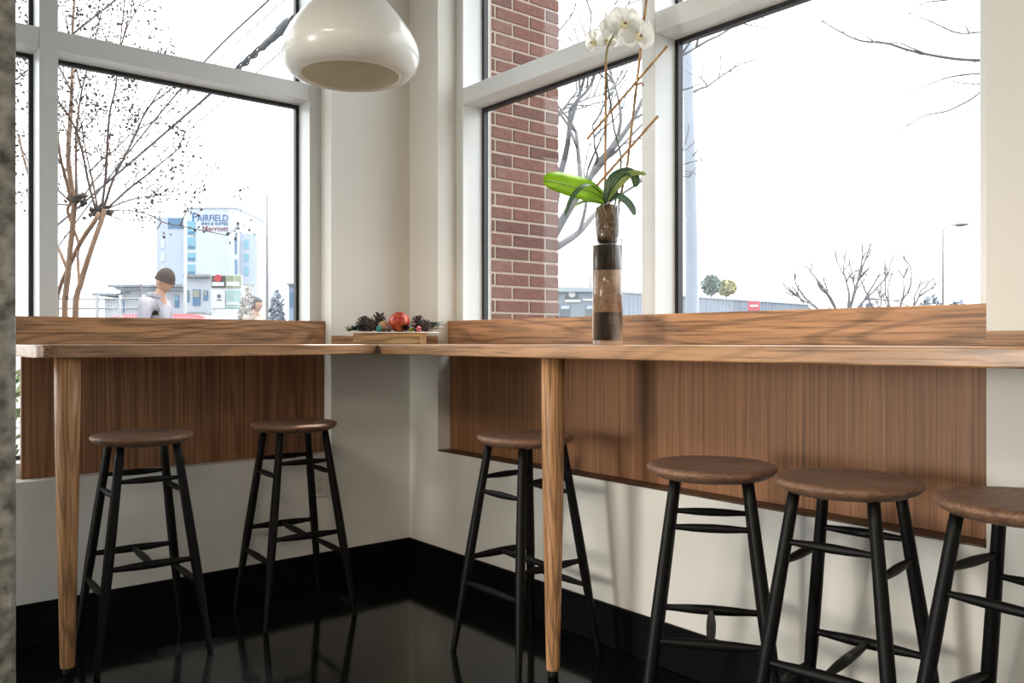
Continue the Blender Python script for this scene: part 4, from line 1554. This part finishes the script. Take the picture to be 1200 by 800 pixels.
def car(lab, px, Z, rot, mat, h):
    t = thing('parked_car', lab, 'car', ground_at(px, Z), rot)
    prof_ = [(-2.1, .3), (-2.15, .75), (-1.95, h * .58), (-1.65, h * .96), (-1.2, h), (.45, h), (.75, h * .93), (1.25, h * .60), (2.0, h * .52), (2.15, .7), (2.15, .3)]
    bm_ = bmesh.new()
    a = [bm_.verts.new((x, -.85, zz)) for x, zz in prof_]
    b = [bm_.verts.new((x, .85, zz)) for x, zz in prof_]
    for v in a + b:
        if v.co.z > h * .7:
            v.co.y *= .84
    bm_.faces.new(a)
    bm_.faces.new(b[::-1])
    for k in range(len(a)):
        bm_.faces.new((a[k], b[k], b[(k + 1) % len(a)], a[(k + 1) % len(a)]))
    bmesh.ops.recalc_face_normals(bm_, faces=bm_.faces)
    bmesh.ops.bevel(bm_, geom=bm_.edges[:], offset=.05, segments=2, affect='EDGES')
    link('body', bm_, mat, t, True)
    for s in (-1, 1):
        for (x0, x1) in ((-1.35, -.5), (-.42, .45)):
            bm_ = bmesh.new()
            add_box(bm_, x0, x1, s * .80 - .012, s * .80 + .012, h * .62, h * .90, .01)
            link('side_window', bm_, M_carglass, t)
        for x in (-1.35, 1.35):
            bm_ = bmesh.new()
            add_lathe(bm_, [(0, -.1), (.30, -.1), (.33, -.06), (.33, .06), (.30, .1), (0, .1)], 20)
            bmesh.ops.transform(bm_, matrix=Matrix.Translation((x, s * .8, .331)) @ Matrix.Rotation(math.pi / 2, 4, 'X'), verts=bm_.verts)
            link('wheel', bm_, M_tyre, t, True)
    return t


car('red parked car whose roof just shows beside the person in the knit cap', 219, 21, ROT, M_red, 1.69)

M_hotelL = ext('hotel_wall_blue', (0.62, 0.70, 0.86), 0.8, 0.02, .3)
M_hotelR = ext('hotel_wall_white', (0.74, 0.80, 0.90), 0.8, 0.02, .3)
M_cyan = ext('hotel_glass_cyan', (0.22, 0.52, 0.66), 0.3, 0.1, .5)
M_bluewin = ext('hotel_glass_blue', (0.10, 0.24, 0.42), 0.3, 0.15, .5)
M_txtb = ext('sign_blue', (0.03, 0.16, 0.45), 0.5, 0.02)
M_txtr = ext('sign_red', (0.33, 0.03, 0.07), 0.5, 0.02)


def facing(px, Z):
    """world rotation so that local +x is picture right and local -y faces the viewer"""
    return ROT


def text(parent, s, loc, size, mat, sx=1.0, name='lettering'):
    c = bpy.data.curves.new(name, 'FONT')
    c.body = s
    c.size = size
    c.extrude = 0.03
    o = bpy.data.objects.new(name, c)
    COL.objects.link(o)
    bpy.context.view_layer.update()
    me = bpy.data.meshes.new_from_object(o.evaluated_get(bpy.context.evaluated_depsgraph_get()))
    bpy.data.objects.remove(o)
    me.materials.clear()
    me.materials.append(mat)
    o = bpy.data.objects.new(name, me)
    COL.objects.link(o)
    o.parent = parent
    o.location = loc
    o.rotation_euler = (math.pi / 2, 0, 0)
    w = max(v.co.x for v in me.vertices) - min(v.co.x for v in me.vertices)
    o.scale = (sx / w if sx else 1, 1, 1)
    return o


class Bld:
    """a building seen front on at depth Z, laid out in metres from photo rows and columns"""

    def __init__(self, name, lab, cat, pxc, Z):
        self.Z = Z
        self.pxc = pxc
        self.root = thing(name, lab, cat, ground_at(pxc, Z), ROT)

    def x(self, px):
        return (px - self.pxc) / F_PX * self.Z

    def z(self, py):
        return (400 - py) / F_PX * self.Z + 1.02

    def block(self, nm, px0, px1, py0, py1, y0, y1, mat, parent=None, bevel=0.0):
        bm_ = bmesh.new()
        add_box(bm_, self.x(px0), self.x(px1), y0, y1, self.z(py1) if py1 is not None else 0.0, self.z(py0), bevel)
        bmesh.ops.recalc_face_normals(bm_, faces=bm_.faces)
        return link(nm, bm_, mat, parent or self.root)


hb = Bld('hotel_building', 'pale blue-white hotel tower with blue and red roof lettering', 'building', 236, 110)
hb.block('left_wing', 181, 218, 253, None, .6, 12, M_hotelL)
hb.block('tower', 218, 278, 244, None, 0, 12, M_hotelR)
hb.block('right_wing', 278, 298, 272, None, 1.2, 12, M_hotelL)
w = hb.block('window', 195, 212, 255, 267, .5, .62, M_bluewin)
for y0, y1 in ((259, 275), (278, 292), (296, 306), (310, 322)):
    w = hb.block('window', 220, 229, y0, y1, -.08, .02, M_cyan)
    hb.block('pane', 220.8, 228.2, y1 - 4, y1 - .8, -.14, -.06, M_bluewin, w)
for y0, y1 in ((276, 298), (304, 322)):
    hb.block('window', 275.4, 278, y0, y1, -.08, .02, M_bluewin)
for y0, y1 in ((280, 290), (296, 306), (311, 322)):
    hb.block('window', 283, 288, y0, y1, 1.12, 1.22, M_cyan)
    hb.block('window', 186, 191, y0, y1, .52, .62, M_hotelR)
hb.block('parapet', 217, 279, 242.5, 244, -.15, 12, M_hotelR)
# lettering
text(hb.root, 'F', (hb.x(224.5), -.04, hb.z(259)), 1.55, M_txtb, .62)
text(hb.root, 'AIRFIELD', (hb.x(231), -.04, hb.z(259)), 1.22, M_txtb, 4.05)
text(hb.root, 'INN & SUITES', (hb.x(236), -.04, hb.z(263.5)), .52, M_txtb, 3.45)
text(hb.root, 'Marriott', (hb.x(237), -.04, hb.z(270.5)), .92, M_txtr, 3.35)

M_lowW = ext('low_building_wall', (0.64, 0.68, 0.76), 0.8, 0.03, .5)
M_roofg = ext('low_roof_edge', (0.36, 0.37, 0.40), 0.8, 0.08, 1)
lb = Bld('low_building', 'pale low building with an overhanging flat roof behind the person in the cap', 'building', 175, 60)
lb.block('walls', 141, 216, 340, None, 0, 9, M_lowW)
lb.block('porch', 124, 142, 349, None, -.2, 6, M_lowW)
lb.block('roof_slab', 133, 219, 334, 337, -.9, 9.4, M_roofg)
lb.block('fascia', 138, 217, 337.2, 340, -.3, 9.2, M_hotelR)
lb.block('porch_roof', 116, 143, 344, 347, -1.0, 6.4, M_roofg)
for px in (136, 140.5, 144.5):
    lb.block('window_slit', px, px + 1.6, 352, 366, -.06, .02, M_bluewin)
lb.block('vent', 141, 152, 342, 344, -.06, .02, M_roofg)
for px in (178, 205):
    w = lb.block('window', px, px + 5, 346, 360, -.06, .02, M_bluewin)
    lb.block('pane', px + .7, px + 4.3, 347, 352, -.1, -.05, M_cyan, w)
ob = Bld('two_storey_building', 'pale two-storey office with dark windows left of the panel sign', 'building', 234, 50)
ob.block('walls', 219, 248, 325, None, 0, 8, M_lowW)
ob.block('roof_edge', 217.5, 249, 322, 325, -.4, 8.2, M_roofg)
for px0, px1, y0, y1 in ((226, 235, 339, 358), (238.5, 244, 340, 352), (219.5, 222, 340, 354)):
    w = ob.block('window', px0, px1, y0, y1, -.05, .03, M_bluewin)
    ob.block('pane', px0 + .8, px1 - .8, y0 + 1, (y0 + y1) / 2, -.09, -.04, ext('warm_pane', (.35, .38, .30), .3), w)
ob.block('awning', 226, 247, 366, 369, -.9, .03, M_roofg)
# panel sign
sg = Bld('panel_sign', 'roadside sign of four panels with a red disc and a small emblem', 'sign', 264, 35)
M_white = ext('sign_white', (0.82, 0.84, 0.85), 0.5, 0.02)
M_sdark = ext('sign_charcoal', (0.10, 0.09, 0.09), 0.5, 0.05)
M_sgreen = ext('sign_green', (0.42, 0.60, 0.58), 0.5, 0.04)
M_solive = ext('sign_olive', (0.34, 0.40, 0.24), 0.5, 0.2, 6)
M_sred = ext('sign_bright_red', (0.60, 0.04, 0.06), 0.5, 0.02)
for px in (249, 278):
    sg.block('post', px, px + 1.6, 362, None, .02, .12, M_polew)
sg.block('backing', 247, 283, 322, 362, .02, .14, M_polew)
tl = sg.block('panel', 248, 264, 323, 337, -.03, .02, M_sdark)
bm = bmesh.new()
add_lathe(bm, [(0, 0), (.155, 0), (.155, .03), (0, .03)], 24)
bmesh.ops.transform(bm, matrix=Matrix.Translation((sg.x(256), -.032, sg.z(326))) @ Matrix.Rotation(math.pi / 2, 4, 'X'), verts=bm.verts)
link('red_disc', bm, M_sred, tl)
sg.block('text_band', 249, 263, 330.5, 335, -.05, -.03, M_white, tl)
tr2 = sg.block('panel', 265, 282, 323, 337, -.03, .02, M_solive)
sg.block('text_band', 266, 281, 330, 335, -.05, -.03, M_white, tr2)
bl = sg.block('panel', 248, 264, 340, 361, -.03, .02, M_white)
bm = bmesh.new()
add_lathe(bm, [(0, 0), (.085, 0), (.085, .02), (0, .02)], 20)
bmesh.ops.transform(bm, matrix=Matrix.Translation((sg.x(257), -.032, sg.z(347))) @ Matrix.Rotation(math.pi / 2, 4, 'X'), verts=bm.verts)
link('emblem', bm, ext('emblem_purple', (.20, .14, .26), .5), bl)
sg.block('text_band', 254, 260, 351, 352, -.045, -.03, M_sdark, bl)
br = sg.block('panel', 265, 282, 340, 361, -.03, .02, M_sgreen)
sg.block('text_band', 266, 281, 354, 357, -.05, -.03, M_white, br)

bb2 = Bld('blue_building', 'narrow slate-blue building at the edge of the left window', 'building', 345, 45)
bb2.block('walls', 338, 372, 334, None, 0, 8, ext('slate_blue_wall', (0.36, 0.44, 0.58), 0.8, 0.05, 1))
bb2.block('roof_edge', 337, 373, 332, 334, -.3, 8.2, M_roofg)
for px in (340, 345, 356, 364):
    bb2.block('window', px, px + 3, 342, 360, -.05, .03, M_bluewin)

# storefront behind the brick pier
M_slate = ext('storefront_slate', (0.34, 0.40, 0.46), 0.8, 0.1, 1)
sf = Bld('low_storefront', 'low grey-blue storefront with a round white sign under a dark arch', 'building', 690, 40)
sf.block('walls', 640, 727, 342, None, 0, 6, M_slate)
sf.block('roof_edge', 638, 728.5, 337, 342, -.3, 6.2, ext('storefront_trim', (0.46, 0.52, 0.58), 0.8, 0.05, 1))
sf.block('white_band', 662, 680, 351, 354, -.08, .02, M_white)
sf.block('white_band', 683, 700, 350, 352.5, -.08, .02, M_white)
bm = bmesh.new()
r = 8 * 40 / F_PX
add_prism(bm, [(r * math.cos(a_), r * math.sin(a_)) for a_ in [math.pi * k / 16 for k in range(17)]], 0, .08)
bmesh.ops.transform(bm, matrix=Matrix.Translation((sf.x(670), .01, sf.z(350))) @ Matrix.Rotation(math.pi / 2, 4, 'X'), verts=bm.verts)
arch = link('arch_sign', bm, M_sdark, sf.root)
bm = bmesh.new()
add_lathe(bm, [(0, 0), (.165, 0), (.165, .04), (0, .04)], 28)
bmesh.ops.transform(bm, matrix=Matrix.Translation((sf.x(670), -.075, sf.z(344.5))) @ Matrix.Rotation(math.pi / 2, 4, 'X'), verts=bm.verts)
link('round_sign', bm, M_white, arch)
for px in (656, 686, 706):
    w = sf.block('window', px, px + 12, 357, 372, -.05, .03, M_carglass)
    sf.block('pane', px + 1, px + 11, 358, 362, -.09, -.04, M_hotelL, w)

# long corrugated wall receding to the right
cw0, cw1 = ground_at(729, 35), ground_at(948, 47)
cw = thing('corrugated_wall', 'long grey-blue corrugated wall running behind the orchid into the right pane', 'fence', cw0, math.atan2((cw1 - cw0).y, (cw1 - cw0).x))
CL = (cw1 - cw0).length
M_corr = ext('corrugated_steel', (0.36, 0.41, 0.50), 0.6, 0.12, .6)
n = 16
for k in range(n):
    x0, x1 = CL * k / n, CL * (k + 1) / n - .02
    poly = []
    m = 6
    for j in range(m + 1):
        xx = x0 + (x1 - x0) * j / m
        poly.append((xx, -.06 if j % 2 else 0.0))
    poly += [(x1, .06), (x0, .06)]
    bm = bmesh.new()
    add_prism(bm, poly, 0.0, 3.05)
    link('panel', bm, M_corr, cw)
bm = bmesh.new()
add_box(bm, -.05, CL + .05, -.1, .12, 3.052, 3.14)
bmesh.ops.recalc_face_normals(bm, faces=bm.faces)
link('coping', bm, ext('coping_pale', (0.60, 0.64, 0.70), .6, .05), cw)
rs = Bld('road_sign', 'small pink-red sign with a white band in front of the corrugated wall', 'sign', 883, 30)
rs.block('post', 882.3, 883.7, 364, None, -.03, .03, M_polew)
pl = rs.block('board', 876, 890, 353, 364, -.06, -.03, ext('pink_red_sign', (0.75, 0.16, 0.20), .5, .03))
rs.block('text_band', 878, 888, 357, 359.5, -.075, -.06, M_white, pl)

# shrub outside the glass beside the column
b = ground_at(12, 5.2)
leafy('garden_shrub', 'green shrub just outside the glass beside the concrete column', b, Vector((0, 0, .48)), .42, .46, 700, .035, plain('shrub_green', (0.10, 0.14, 0.05), 0.7, 0.4, 6), .4, 17, 'shrub')
